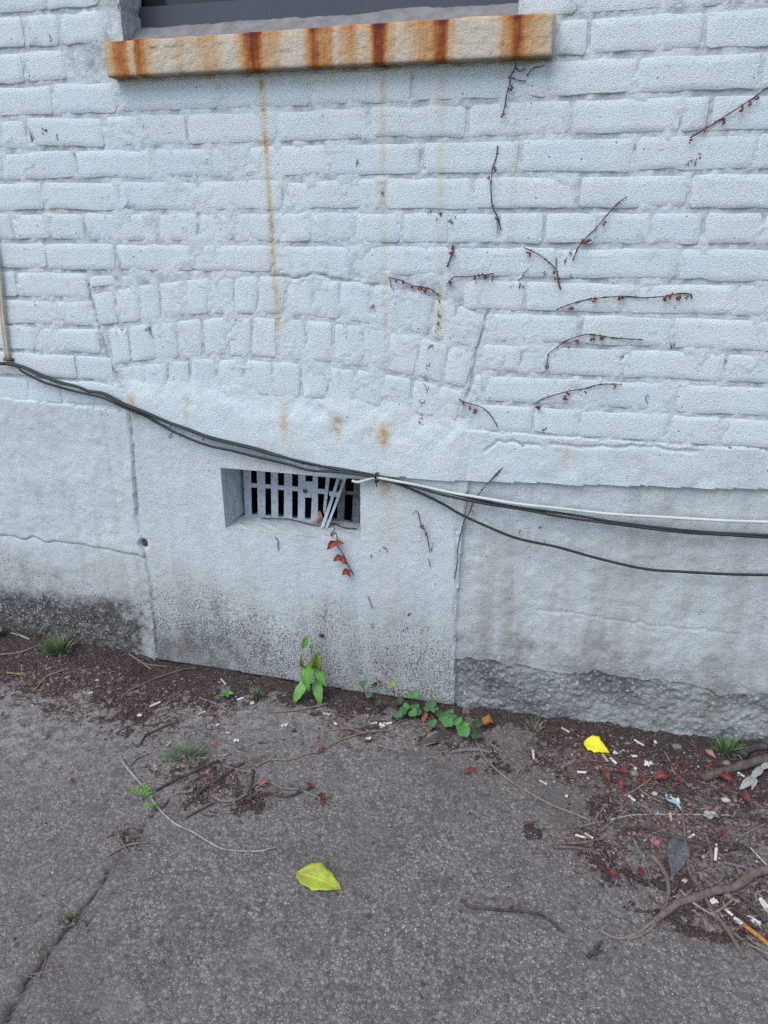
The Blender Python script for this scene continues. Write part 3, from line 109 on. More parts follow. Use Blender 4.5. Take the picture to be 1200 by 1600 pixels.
'SOIL_SPOTS': [((-0.8689, -0.3853), 0.06), ((-0.7485, -0.424), 0.07), ((-0.6401, -0.4507), 0.045), ((-0.46, -0.1826), 0.05), ((0.311, -0.458), 0.1), ((0.3831, -0.4863), 0.1), ((-0.8313, -0.6266), 0.024), ((0.0024, -0.1777), 0.05), ((0.1623, -0.2996), 0.08), ((0.121, -0.4222), 0.06), ((-0.4881, -0.4018), 0.02), ((-0.2532, -0.1435), 0.06), ((-0.8325, -0.8347), 0.016), ((0.1829, -0.4742), 0.05), ((-0.1007, -0.2153), 0.03), ((-0.0117, -0.4013), 0.02), ((0.4197, -0.5352), 0.08)],
'GRIT': [((-1.2541, -0.2128), 0.18, 300), ((-1.4169, -0.1584), 0.12, 160), ((-0.9203, -0.1883), 0.17, 260), ((-0.734, -0.4203), 0.12, 200), ((-0.4708, -0.1453), 0.1, 140), ((-0.2397, -0.1271), 0.08, 90), ((0.1938, -0.1866), 0.16, 320), ((0.3592, -0.2093), 0.14, 300), ((0.3735, -0.393), 0.12, 240), ((0.39, -0.5141), 0.08, 140), ((0.0761, -0.1233), 0.12, 120), ((0.1471, -0.3979), 0.1, 120), ((-0.832, -0.6305), 0.035, 12), ((0.2937, -0.3242), 0.1, 150), ((-0.8355, -0.8383), 0.03, 8)],
'SILL_RUST': [(-0.0039, 0.35), (0.0157, 0.45), (0.0353, 0.78), (0.0483, 0.8), (0.0612, 0.45), (0.0725, 0.3), (0.0821, 0.85), (0.0902, 0.85), (0.1061, 0.5), (0.1252, 0.32), (0.149, 0.12), (0.1695, 0.2), (0.182, 0.42), (0.2037, 0.3), (0.2239, 0.22), (0.247, 0.5), (0.273, 0.45), (0.2958, 0.14), (0.314, 0.15), (0.335, 0.55), (0.3589, 0.95), (0.3737, 0.93), (0.3886, 0.55), (0.4224, 0.45), (0.4413, 0.15), (0.4733, 0.15), (0.4933, 0.75), (0.5034, 0.95), (0.5162, 0.72), (0.5376, 0.6), (0.5503, 0.22), (0.5699, 0.5), (0.5896, 0.6), (0.6007, 0.3), (0.6215, 0.4), (0.6339, 0.97), (0.6517, 1.0), (0.6668, 0.55), (0.6858, 0.2), (0.7102, 0.35), (0.7304, 0.55), (0.753, 0.5), (0.769, 0.9), (0.7822, 0.92), (0.7953, 0.4), (0.8163, 0.15), (0.8617, 0.12), (0.8912, 0.25), (0.9001, 0.5), (0.9142, 0.6), (0.923, 0.92), (0.9343, 0.92), (0.9469, 0.6), (0.9694, 0.45), (0.9918, 0.3), (1.0017, 0.25)],
'STREAKS': [(-0.7033, -0.692, 1.5041, 0.9117, 0.0045, 1.0), (-0.4385, -0.4328, 1.5009, 0.7874, 0.0042, 0.58), (-0.3158, -0.3089, 1.4984, 0.8103, 0.0055, 0.5), (-0.1674, -0.1596, 1.4485, 1.1239, 0.0055, 0.36), (-0.4315, -0.4316, 0.6407, 0.1581, 0.02, 0.34), (-0.4314, -0.4316, 0.6521, 0.5435, 0.009, 0.5)],
'SPOTS': [(-1.1031, 0.7937, 0.01, 0.014, 0.5), (-1.0985, 0.7604, 0.016, 0.014, 0.75), (-0.9499, 0.7758, 0.008, 0.028, 0.45), (-0.6874, 0.759, 0.011, 0.03, 0.75), (-0.5543, 0.7515, 0.013, 0.024, 0.75), (-0.4345, 0.7404, 0.013, 0.022, 0.85), (-0.4614, 0.7449, 0.018, 0.016, 0.35), (-0.0111, 0.727, 0.02, 0.016, 0.45), (-0.3123, 1.0131, 0.012, 0.03, 0.22), (-0.692, 1.0018, 0.01, 0.04, 0.4), (-0.4379, 0.6352, 0.012, 0.008, 0.5)],
}
rnd = random.Random(11)
rng = np.random.default_rng(11)

# ------------------------------------------------------------------ numeric noise
def vnoise(x, y, seed=0):
    x = np.asarray(x, float); y = np.asarray(y, float)
    ix = np.floor(x).astype(np.int64); iy = np.floor(y).astype(np.int64)
    fx = x - ix; fy = y - iy
    fx = fx * fx * fx * (fx * (fx * 6 - 15) + 10); fy = fy * fy * fy * (fy * (fy * 6 - 15) + 10)
    def h(a, b):
        v = (a * 374761393 + b * 668265263 + seed * 974711) & 0xffffffff
        v = ((v ^ (v >> 13)) * 1274126177) & 0xffffffff
        v = ((v ^ (v >> 16)) * 2246822519) & 0xffffffff
        return ((v ^ (v >> 15)) & 0xffff) / 65535.0
    return (h(ix, iy) * (1 - fx) + h(ix + 1, iy) * fx) * (1 - fy) + (h(ix, iy + 1) * (1 - fx) + h(ix + 1, iy + 1) * fx) * fy

def fbm(x, y, size, oct=3, seed=0):
    """Centred noise, about -1..1; size = metres of the largest lump."""
    t = 0; a = 1; n = 0
    for o in range(oct):
        k = 2.03 ** o / size
        t = t + a * (vnoise(np.asarray(x) * k + 17.3 * o + 100, np.asarray(y) * k + 9.1 * o + 100, seed + o) * 2 - 1); n += a; a *= .5
    return t / n * 1.4

def sstep(a, b, x):
    t = np.clip((x - a) / (b - a), 0, 1); return t * t * (3 - 2 * t)

def poly_y(line, x):
    p = sorted(line); return np.interp(x, [a[0] for a in p], [a[1] for a in p])

def poly_x(line, z):
    p = sorted(line, key=lambda a: a[1]); return np.interp(z, [a[1] for a in p], [a[0] for a in p])

def line_dist(line, x, y):
    d = np.full(x.shape, 9.0)
    for (ax, ay), (bx, by) in zip(line[:-1], line[1:]):
        vx, vy = bx - ax, by - ay
        t = np.clip(((x - ax) * vx + (y - ay) * vy) / (vx * vx + vy * vy + 1e-12), 0, 1)
        d = np.minimum(d, np.hypot(x - ax - t * vx, y - ay - t * vy))
    return d

# ------------------------------------------------------------------ node helper
class N:
    """A socket with arithmetic."""
    def __init__(s, nt, sock): s.nt = nt; s.s = sock
    def m(s, op, *o, clamp=False):
        n = s.nt.nodes.new("ShaderNodeMath"); n.operation = op; n.use_clamp = clamp
        for i, v in enumerate((s,) + o):
            if isinstance(v, N): s.nt.links.new(v.s, n.inputs[i])
            else: n.inputs[i].default_value = v
        return N(s.nt, n.outputs[0])
    def __add__(s, o): return s.m('ADD', o)
    def __sub__(s, o): return s.m('SUBTRACT', o)
    def __mul__(s, o): return s.m('MULTIPLY', o)
    def __truediv__(s, o): return s.m('DIVIDE', o)
    def clamp(s): return s.m('ADD', 0.0, clamp=True)
    def ss(s, a, b):
        n = s.nt.nodes.new("ShaderNodeMapRange"); n.interpolation_type = 'SMOOTHSTEP'
        s.nt.links.new(s.s, n.inputs[0])
        for i, v in ((1, a), (2, b)):
            if isinstance(v, N): s.nt.links.new(v.s, n.inputs[i])
            else: n.inputs[i].default_value = v
        return N(s.nt, n.outputs[0])

class M:
    """Builds one node material."""
    def __init__(s, name, rough=0.9, spec=0.3):
        s.mat = bpy.data.materials.new(name); s.mat.use_nodes = True
        s.nt = s.mat.node_tree; s.b = s.nt.nodes["Principled BSDF"]
        s.b.inputs["Roughness"].default_value = rough
        s.b.inputs["Specular IOR Level"].default_value = spec
        s.geo = None
    def node(s, t): return s.nt.nodes.new(t)
    def pos(s):
        if not s.geo: s.geo = s.node("ShaderNodeNewGeometry")
        return s.geo.outputs["Position"]
    def objc(s): return s.node("ShaderNodeTexCoord").outputs["Object"]
    def uv(s): return s.node("ShaderNodeTexCoord").outputs["UV"]
    def xyz(s, v=None):
        n = s.node("ShaderNodeSeparateXYZ"); s.nt.links.new(v or s.pos(), n.inputs[0])
        return [N(s.nt, o) for o in n.outputs]
    def noise(s, scale, detail=2, rough=.5, v=None, dist=0):
        n = s.node("ShaderNodeTexNoise"); n.inputs["Scale"].default_value = scale; n.inputs["Detail"].default_value = detail
        n.inputs["Roughness"].default_value = rough; n.inputs["Distortion"].default_value = dist
        s.nt.links.new(v or s.pos(), n.inputs["Vector"]); return N(s.nt, n.outputs[0])
    def voro(s, scale, v=None, rand=1.0, feature='F1'):
        n = s.node("ShaderNodeTexVoronoi"); n.feature = feature; n.inputs["Scale"].default_value = scale; n.inputs["Randomness"].default_value = rand
        s.nt.links.new(v or s.pos(), n.inputs["Vector"])
        sp = s.node("ShaderNodeSeparateColor"); s.nt.links.new(n.outputs["Color"], sp.inputs[0])
        return N(s.nt, n.outputs["Distance"]), [N(s.nt, o) for o in sp.outputs]
    def scaled(s, sx, sy, sz, v=None):
        n = s.node("ShaderNodeMapping"); n.inputs["Scale"].default_value = (sx, sy, sz)
        s.nt.links.new(v or s.pos(), n.inputs["Vector"]); return n.outputs[0]
    def attr(s, name):
        n = s.node("ShaderNodeAttribute"); n.attribute_name = name; return N(s.nt, n.outputs["Fac"])
    def ramp(s, f, stops, interp='LINEAR'):
        n = s.node("ShaderNodeValToRGB"); n.color_ramp.interpolation = interp
        s.nt.links.new(f.s, n.inputs[0]); e = n.color_ramp.elements
        while len(e) < len(stops): e.new(.5)
        for i, (p, c) in enumerate(stops):
            e[i].position = p; e[i].color = (*c, 1)
        return n.outputs[0]
    def rgb(s, c):
        n = s.node("ShaderNodeRGB"); n.outputs[0].default_value = (*c, 1); return n.outputs[0]
    def mix(s, f, a, b, mode='MIX'):
        n = s.node("ShaderNodeMix"); n.data_type = 'RGBA'; n.blend_type = mode
        if isinstance(f, N): s.nt.links.new(f.s, n.inputs[0])
        else: n.inputs[0].default_value = f
        for i, c in ((6, a), (7, b)):
            if isinstance(c, tuple): n.inputs[i].default_value = (*c, 1)
            else: s.nt.links.new(c, n.inputs[i])
        return n.outputs[2]
    def gray(s, f):
        n = s.node("ShaderNodeCombineColor")
        for i in range(3): s.nt.links.new(f.s, n.inputs[i])
        return n.outputs[0]
    def color(s, c):
        if isinstance(c, tuple): s.b.inputs["Base Color"].default_value = (*c, 1)
        else: s.nt.links.new(c, s.b.inputs["Base Color"])
    def bump(s, f, dist, strength=1.0):
        n = s.node("ShaderNodeBump"); n.inputs["Strength"].default_value = strength; n.inputs["Distance"].default_value = dist
        s.nt.links.new(f.s, n.inputs["Height"]); s.nt.links.new(n.outputs[0], s.b.inputs["Normal"])
    def rough(s, f): s.nt.links.new(f.s, s.b.inputs["Roughness"])

# ------------------------------------------------------------------ materials of the wall
def rust_mask(m):
    x, y, z = m.xyz()
    wob = m.noise(55, 2) - 0.5
    brk = m.noise(26, 3, .6).ss(.30, .62)
    fine = m.noise(420, 2).ss(.25, .65)
    tot = None
    for x1, x2, zt, zb, w, st in D['STREAKS']:
        t = (z - zb) / (zt - zb)
        cx = t.clamp() * (x1 - x2) + x2
        a = (x - cx + wob * (w * 1.2)) / (w * 1.9)
        g = (a * a * -1.0).m('EXPONENT')
        g = g * t.ss(0.0, .35) * ((z - zt) / -.02).ss(-.2, .6) * st * (brk * .7 + .3) * (fine * .45 + .55) * .95 * (t.clamp() * .35 + .65)
        tot = g if tot is None else tot + g
    for px, pz, sx, sz, st in D['SPOTS']:
        a = (x - px + wob * .012) / sx; b = (z - pz + wob * .02) / (sz * 1.25)
        g = ((a * a + b * b) * -.55).m('EXPONENT') * (st * 1.05) * (fine * .4 + .6) * (m.noise(70, 3, .6).ss(.25, .65) * .6 + .4)
        tot = tot + g
    return tot.clamp()

def wall_material(name, joint):
    m = M(name, .86, .25)
    big = m.noise(2.3, 3)
    mid = m.noise(16, 4, .6)
    fine = m.noise(300, 3, .65)
    grain = m.noise(130, 3, .6)
    c = m.mix(big.ss(.35, .68), (.69, .78, .805), (.715, .785, .78))
    streak = m.noise(1.0, 4, .6, m.scaled(22, 22, 2.6))
    c = m.mix(mid.ss(.42, .75) * .40, c, (.60, .655, .67))
    c = m.mix(streak.ss(.50, .72) * .22, c, (.60, .62, .60))
    c = m.mix(m.noise(6.5, 4, .6).ss(.54, .70) * .30, c, (.68, .695, .66))
    if not joint:
        oi = m.node("ShaderNodeObjectInfo"); rv = N(m.nt, oi.outputs["Random"])
        c = m.mix(rv.ss(.45, 1.0) * .30, c, (.63, .71, .765))
        c = m.mix(rv.ss(.35, .0) * .25, c, (.78, .82, .82))
    if joint:
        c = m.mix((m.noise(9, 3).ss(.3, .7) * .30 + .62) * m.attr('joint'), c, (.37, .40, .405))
    # fine pitted grain holding dust
    c = m.mix(fine.ss(.54, .70) * (m.noise(4, 3).ss(.3, .7) * .30 + .26), c, (.30, .325, .33))
    c = m.mix(fine.ss(.46, .34) * .18, c, (.84, .88, .89))
    c = m.mix(grain.ss(.58, .75) * .26, c, (.36, .38, .385))
    dd, dc = m.voro(95)
    speck = dd.ss(.20, .10) * dc[0].ss(.955, .965)
    c = m.mix(speck * .8, c, (.06, .055, .05))
    # rust
    r = rust_mask(m)
    rc = m.ramp(r, [(0, (.64, .63, .53)), (.35, (.62, .50, .32)), (.7, (.54, .34, .16)), (1, (.40, .20, .08))])
    c = m.mix((r * 1.25).clamp(), c, rc)
    if joint:
        # grime, dirt freckles and bare concrete follow the surveyed patches carried by the mesh
        gr = m.attr("grime")
        c = m.mix((gr * (m.noise(5, 4).ss(.2, .75) * .35 + .4 + streak.ss(.40, .66) * .35)).clamp(), c, (.375, .362, .335))
        dirt = m.attr("dirt")
        dn = m.noise(210, 2, .5)
        fre = dn.ss(dirt * -.30 + .72, dirt * -.30 + .78) * dirt.ss(0.0, .08)
        c = m.mix((dirt * .42).clamp() * (m.noise(9, 4, .6).ss(.25, .7) * .7 + .3), c, (.30, .29, .265))
        c = m.mix(fre * (m.noise(24, 3).ss(.3, .6) * .45 + .38), c, (.12, .115, .112))
        agg = m.attr("stones")
        sd, sc = m.voro(165)
        peb = sd.ss(.50, .34) * sc[1].ss(.25, .5)
        ac = m.mix(peb, (.095, .088, .085), m.ramp(sc[0], [(0, (.22, .21, .20)), (.6, (.40, .39, .37)), (1, (.60, .59, .56))]))
        ac = m.mix(m.noise(60, 3).ss(.46, .68) * .55, ac, (.085, .078, .075))
        c = m.mix(agg * (m.noise(30, 3).ss(.25, .50) * .25 + .75), c, ac)
        bare = m.attr("bare")
        bd, bc = m.voro(105)
        bcol = m.mix(bd.ss(.55, .25), (.13, .13, .13), m.ramp(bc[0], [(0, (.22, .218, .215)), (.75, (.33, .325, .32)), (1, (.55, .545, .52))]))
        bcol = m.mix(m.noise(240, 3, .7).ss(.5, .66) * .65, bcol, (.11, .107, .105))
        bcol = m.mix(m.noise(14, 4, .6).ss(.40, .66) * .55, bcol, (.36, .37, .375))
        c = m.mix(bare, c, bcol)
    m.color(c)
    h = grain * .55 + fine * 1.0 + m.noise(720, 2) * .8 + m.noise(40, 3) * .35 - speck * .6
    if joint:
        h = h + peb * agg * .8 + bd * bare * -1.6
    m.bump(h, .0027, .95)
    return m.mat

MAT = {}
MAT['paint'] = wall_material("painted_brick_face", False)
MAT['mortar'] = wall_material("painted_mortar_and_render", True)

def simple(name, c1, c2, scale=60, rough=.8, spec=.3, bump=.0005, dark=None, stretch=None, c3=None, k3=.6):
    m = M(name, rough, spec)
    v = m.objc()
    if stretch: v = m.scaled(*stretch, v)
    n = m.noise(scale, 4, .6, v)
    c = m.mix(n.ss(.33, .67), c1, c2)
    if dark:
        c = m.mix(m.noise(scale * 3.1, 3, .6, v).ss(.52, .7) * .8, c, dark)
    if c3:
        c = m.mix(m.noise(scale * .45, 2, .6, v).ss(k3, k3 + .06), c, c3)
    m.color(c)
    if bump: m.bump(m.noise(scale * 2, 3, .6, v), bump, .8)
    MAT[name] = m.mat

simple('black_rubber', (.016, .020, .022), (.026, .031, .033), 30, .5, .35, .0002, c3=(.30, .31, .32), k3=.74)
simple('white_plastic', (.58, .61, .60), (.48, .51, .50), 12, .45, .4, .0001, c3=(.42, .42, .40), k3=.68)
simple('cream_plastic', (.62, .55, .44), (.50, .43, .33), 14, .5, .4, .0001)
simple('rusty_clip', (.16, .07, .03), (.08, .035, .02), 90, .8)
simple('grille_paint', (.50, .54, .60), (.41, .45, .50), 35, .6, .3, .0004, dark=(.22, .23, .26))
simple('old_metal', (.10, .105, .115), (.20, .205, .215), 60, .75, .3, .0006, dark=(.05, .05, .055))
simple('dark_metal', (.045, .05, .055), (.08, .085, .09), 60, .6)
simple('sash_paint', (.066, .070, .090), (.058, .062, .080), 4, .38, .4, 0)
simple('pane_dark', (.012, .014, .016), (.02, .022, .024), 4, .12, .5, 0)
simple('cement', (.25, .245, .245), (.18, .175, .178), 30, .95, .2, .0025, dark=(.24, .22, .23))
simple('inner_black', (.02, .019, .018), (.035, .033, .03), 8, .95)
simple('coarse_wall', (.62, .65, .68), (.66, .68, .70), 3, .9)
simple('vine', (.085, .040, .040), (.05, .028, .028), 120, .8, .3, .0004)
simple('bud', (.24, .07, .055), (.13, .045, .04), 160, .75, .3, .0004, c3=(.30, .17, .10), k3=.55)
simple('pale_bud', (.36, .24, .20), (.24, .13, .11), 160, .75)
simple('ivy_mark', (.075, .055, .055), (.12, .09, .09), 120, .9)
for nm, a, b in (('pale', (.36, .335, .31), (.22, .20, .185)), ('dark', (.050, .042, .042), (.095, .080, .078)), ('brown', (.12, .088, .078), (.185, .145, .13)),
                 ('grey', (.15, .13, .12), (.22, .195, .18)), ('tan', (.24, .19, .155), (.16, .12, .10)), ('lilac', (.22, .19, .22), (.14, .12, .14)),
                 ('red', (.10, .05, .045), (.065, .036, .034)), ('white', (.60, .59, .56), (.44, .43, .40)), ('yellow', (.33, .25, .10), (.23, .17, .075)), ('wood', (.13, .105, .095), (.075, .06, .056))):
    simple('twig_' + nm, a, b, 70, .85, .25, .0006, dark=tuple(q * .5 for q in a), stretch=(1, 1, 1))
simple('butt_white', (.68, .665, .63), (.54, .52, .48), 150, .85, .2, .0006, c3=(.36, .31, .26), k3=.60)
simple('butt_tan', (.50, .40, .33), (.38, .29, .23), 150, .85, .2, .0004)
simple('butt_orange', (.52, .24, .045), (.40, .17, .03), 90, .7, .3, .0002, dark=(.05, .03, .02))
simple('band_blue', (.30, .42, .55), (.38, .50, .60), 90, .6)
simple('butt_end', (.30, .25, .20), (.16, .13, .11), 300, .95)
simple('paper', (.64, .63, .61), (.50, .49, .47), 120, .8, .2, .0006, c3=(.30, .27, .25), k3=.56)
simple('paper_blue', (.42, .52, .55), (.34, .42, .45), 90, .6)
simple('paper_mint', (.42, .56, .48), (.36, .48, .42), 90, .7)
simple('foil', (.48, .62, .66), (.30, .42, .47), 240, .35, .6, .0008, dark=(.07, .09, .10))
simple('pink_wrap', (.50, .22, .26), (.34, .12, .16), 240, .6, .4, .0008)
simple('stone_pink', (.30, .195, .18), (.22, .145, .135), 120, .9, .25, .0005)
simple('stone_tan', (.24, .185, .15), (.165, .125, .10), 120, .9, .25, .0005)
simple('stone_white', (.46, .42, .39), (.36, .32, .29), 120, .9, .25, .0005)
simple('stone_grey', (.20, .195, .19), (.12, .12, .12), 150, .95, .25, .0012, dark=(.07, .07, .07))
simple('grass', (.07, .16, .05), (.11, .20, .07), 60, .6, .3, 0)
simple('grass_blue', (.15, .23, .14), (.10, .17, .09), 60, .7, .3, 0)
simple('grass_dry', (.33, .29, .19), (.22, .19, .13), 60, .8, .3, 0)

def leaf_material(name, base, alt, vein, edge=None, vein_w=.045, rough=.5, blotch=None, trans=.25):
    m = M(name, rough, .35)
    u, v, _ = m.xyz(m.uv())
    oc = m.objc()
    n = m.noise(70, 3, .6, oc)
    c = m.mix(n.ss(.3, .7), base, alt)
    if blotch:
        c = m.mix(m.noise(95, 4, .65, oc).ss(.50, .60) * blotch[1], c, blotch[0])
    av = (v - .5).m('ABSOLUTE')
    rib = av.ss(vein_w, vein_w * .35)
    side = ((u * 7.0 - av * 5.0).m('FRACT') - .5).m('ABSOLUTE').ss(.10, .03) * .55
    c = m.mix((rib + side).clamp() * .8, c, vein)
    if edge:
        c = m.mix(av.ss(.36, .49) * .8, c, edge)
    m.color(c)
    if trans:
        m.b.inputs["Subsurface Weight"].default_value = 0.0
    m.bump((rib + side) * -1.0 + m.noise(160, 2, .5, oc) * .6, .0012, .6)
    MAT[name] = m.mat

leaf_material('leaf_green', (.10, .27, .035), (.065, .20, .028), (.16, .34, .08))
leaf_material('leaf_curl', (.16, .25, .02), (.09, .18, .02), (.26, .32, .05), blotch=((.28, .24, .02), .7))
leaf_material('leaf_pale', (.17, .36, .09), (.12, .29, .06), (.24, .42, .15))
leaf_material('creeper_0', (.085, .24, .06), (.06, .18, .045), (.10, .24, .08))
leaf_material('creeper_1', (.06, .16, .055), (.045, .125, .042), (.07, .16, .06))
leaf_material('creeper_2', (.030, .075, .034), (.022, .05, .026), (.05, .10, .045), blotch=((.08, .035, .03), .6))
leaf_material('creeper_3', (.15, .33, .04), (.10, .26, .035), (.22, .40, .10))
leaf_material('leaf_yellow', (.80, .70, .015), (.74, .62, .01), (.84, .76, .10), blotch=((.78, .74, .05), .5), trans=0)
leaf_material('leaf_lime', (.38, .47, .03), (.25, .38, .022), (.52, .58, .10), blotch=((.33, .25, .08), .95))
leaf_material('leaf_red', (.17, .032, .028), (.10, .022, .022), (.36, .10, .085), edge=(.24, .05, .045), vein_w=.06)
leaf_material('leaf_bright_red', (.30, .045, .03), (.20, .032, .026), (.40, .12, .08))
leaf_material('leaf_faded', (.40, .15, .13), (.28, .10, .09), (.48, .24, .20))
leaf_material('leaf_orange', (.34, .15, .035), (.22, .085, .025), (.40, .22, .07), blotch=((.07, .035, .02), .7))
leaf_material('leaf_brown', (.060, .050, .042), (.09, .075, .062), (.12, .10, .085), edge=(.26, .24, .21))
leaf_material('leaf_grey', (.070, .072, .076), (.10, .10, .103), (.13, .13, .13), blotch=((.17, .165, .16), .8))
leaf_material('leaf_ash', (.36, .36, .34), (.28, .28, .265), (.44, .44, .42))
leaf_material('leaf_tan', (.38, .23, .15), (.30, .17, .11), (.42, .28, .19))

# ------------------------------------------------------------------ object helpers
def props(o, label=None, cat=None, group=None, kind=None):
    if label: o["label"] = label
    if cat: o["category"] = cat
    if group: o["group"] = group
    if kind: o["kind"] = kind
    return o

def empty(name, loc, label, cat, group=None):
    o = bpy.data.objects.new(name, None); o.empty_display_size = .02
    COL.objects.link(o); o.location = loc
    return props(o, label, cat, group)

def mesh(name, verts, faces, mat, parent=None, loc=None, smooth=True, uvs=None):
    """Link one mesh object. verts are world metres; the origin goes to loc (or the parent's place)."""
    verts = np.asarray(verts, float)
    if parent is not None:
        p = parent
        o0 = np.zeros(3)
        while p is not None: o0 += np.array(p.location); p = p.parent
        off = o0
    else:
        off = np.array(loc if loc is not None else (verts[:, 0].mean(), verts[:, 1].mean(), verts[:, 2].min()))
    me = bpy.data.meshes.new(name)
    v = verts - off
    if isinstance(faces, np.ndarray):
        nf, k = faces.shape
        me.vertices.add(len(v)); me.vertices.foreach_set("co", v.astype(np.float32).ravel())
        me.loops.add(nf * k); me.loops.foreach_set("vertex_index", faces.astype(np.int32).ravel())
        me.polygons.add(nf); me.polygons.foreach_set("loop_start", np.arange(0, nf * k, k, dtype=np.int32))
        me.update(calc_edges=True)
    else:
        me.from_pydata(v.tolist(), [], faces)
    if smooth: me.polygons.foreach_set("use_smooth", np.ones(len(me.polygons), dtype=bool))
    if uvs is not None:
        ul = me.uv_layers.new(name="UVMap")
        li = np.zeros(len(me.loops), dtype=np.int32); me.loops.foreach_get("vertex_index", li)
        ul.data.foreach_set("uv", np.asarray(uvs, np.float32)[li].ravel())
    mats = mat if isinstance(mat, (list, tuple)) else [mat]
    for q in mats: me.materials.append(q)
    o = bpy.data.objects.new(name, me); COL.objects.link(o)
    if parent is not None: o.parent = parent
    else: o.location = off
    return o

def grid_faces(nx, ny):
    i = np.arange((nx - 1) * (ny - 1)); r = i // (nx - 1); c = i % (nx - 1); a = r * nx + c
    return np.stack([a, a + 1, a + nx + 1, a + nx], 1)

def smooth_path(pts, sub=4):
    p = [np.array(q, float) for q in pts]
    if len(p) < 3: return [p[0] + (p[-1] - p[0]) * t for t in np.linspace(0, 1, sub + 1)]
    q = [2 * p[0] - p[1]] + p + [2 * p[-1] - p[-2]]; out = []
    for i in range(1, len(q) - 2):
        for k in range(sub):
            t = k / sub
            out.append(.5 * (2 * q[i] + (q[i + 1] - q[i - 1]) * t + (2 * q[i - 1] - 5 * q[i] + 4 * q[i + 1] - q[i + 2]) * t * t + (3 * q[i] - q[i - 1] - 3 * q[i + 1] + q[i + 2]) * t ** 3))
    out.append(p[-1]); return out

def tube_geo(path, r0, r1, sides=6, knob=0.0, seed=0, base=0):
    R = random.Random(seed); n = len(path); V = []; Fc = []
    up = np.array((0.31, .17, .93)); ph = R.random() * 6
    for i, p in enumerate(path):
        t = path[min(i + 1, n - 1)] - path[max(i - 1, 0)]; t = t / (np.linalg.norm(t) + 1e-9)
        a = np.cross(t, up); a /= np.linalg.norm(a) + 1e-9; b = np.cross(a, t)
        r = (r0 + (r1 - r0) * i / (n - 1)) * (1 + knob * (R.random() * 2 - 1)) * (1 + (knob * 1.6 if R.random() < .12 and knob else 0))
        for k in range(sides):
            w = ph + 2 * math.pi * k / sides
            V.append(p + (a * math.cos(w) + b * math.sin(w)) * r * (1 + knob * .35 * (R.random() * 2 - 1)))
    for i in range(n - 1):
        for k in range(sides):
            k2 = (k + 1) % sides
            Fc.append((base + i * sides + k, base + i * sides + k2, base + (i + 1) * sides + k2, base + (i + 1) * sides + k))
    Fc.append(tuple(base + k for k in range(sides))[::-1]); Fc.append(tuple(base + (n - 1) * sides + k for k in range(sides)))
    return V, Fc

class Acc:
    def __init__(s): s.v = []; s.f = []; s.mi = []
    def tube(s, path, r0, r1, sides=5, knob=0, seed=0, mi=0):
        v, f = tube_geo([np.array(p, float) for p in path], r0, r1, sides, knob, seed, len(s.v)); s.v += v; s.f += f; s.mi += [mi] * len(f)
    def add(s, v, f, mi=0):
        b = len(s.v); s.v += list(v); s.f += [tuple(b + i for i in q) for q in f]; s.mi += [mi] * len(f)
    def build(s, name, mats, parent=None, loc=None, smooth=True):
        o = mesh(name, s.v, s.f, mats, parent, loc, smooth)
        if any(s.mi): o.data.polygons.foreach_set("material_index", s.mi)
        return o

def blob(c, rx, ry, rz, seed=0, jit=.22, nu=9, nv=5):
    R = random.Random(seed); V = [np.array(c) + (0, 0, -rz)]; Fc = []
    for j in range(1, nv):
        th = math.pi * j / nv
        for i in range(nu):
            w = 2 * math.pi * i / nu; k = 1 + jit * (R.random() * 2 - 1)
            V.append(np.array(c) + np.array((rx * math.sin(th) * math.cos(w) * k, ry * math.sin(th) * math.sin(w) * k, -rz * math.cos(th))))
    V.append(np.array(c) + (0, 0, rz)); L = len(V) - 1
    for i in range(nu):
        i2 = (i + 1) % nu
        Fc.append((0, 1 + i2, 1 + i))
        for j in range(nv - 2):
            a = 1 + j * nu
            Fc.append((a + i, a + i2, a + nu + i2, a + nu + i))
        a = 1 + (nv - 2) * nu
        Fc.append((a + i, a + i2, L))
    return V, Fc

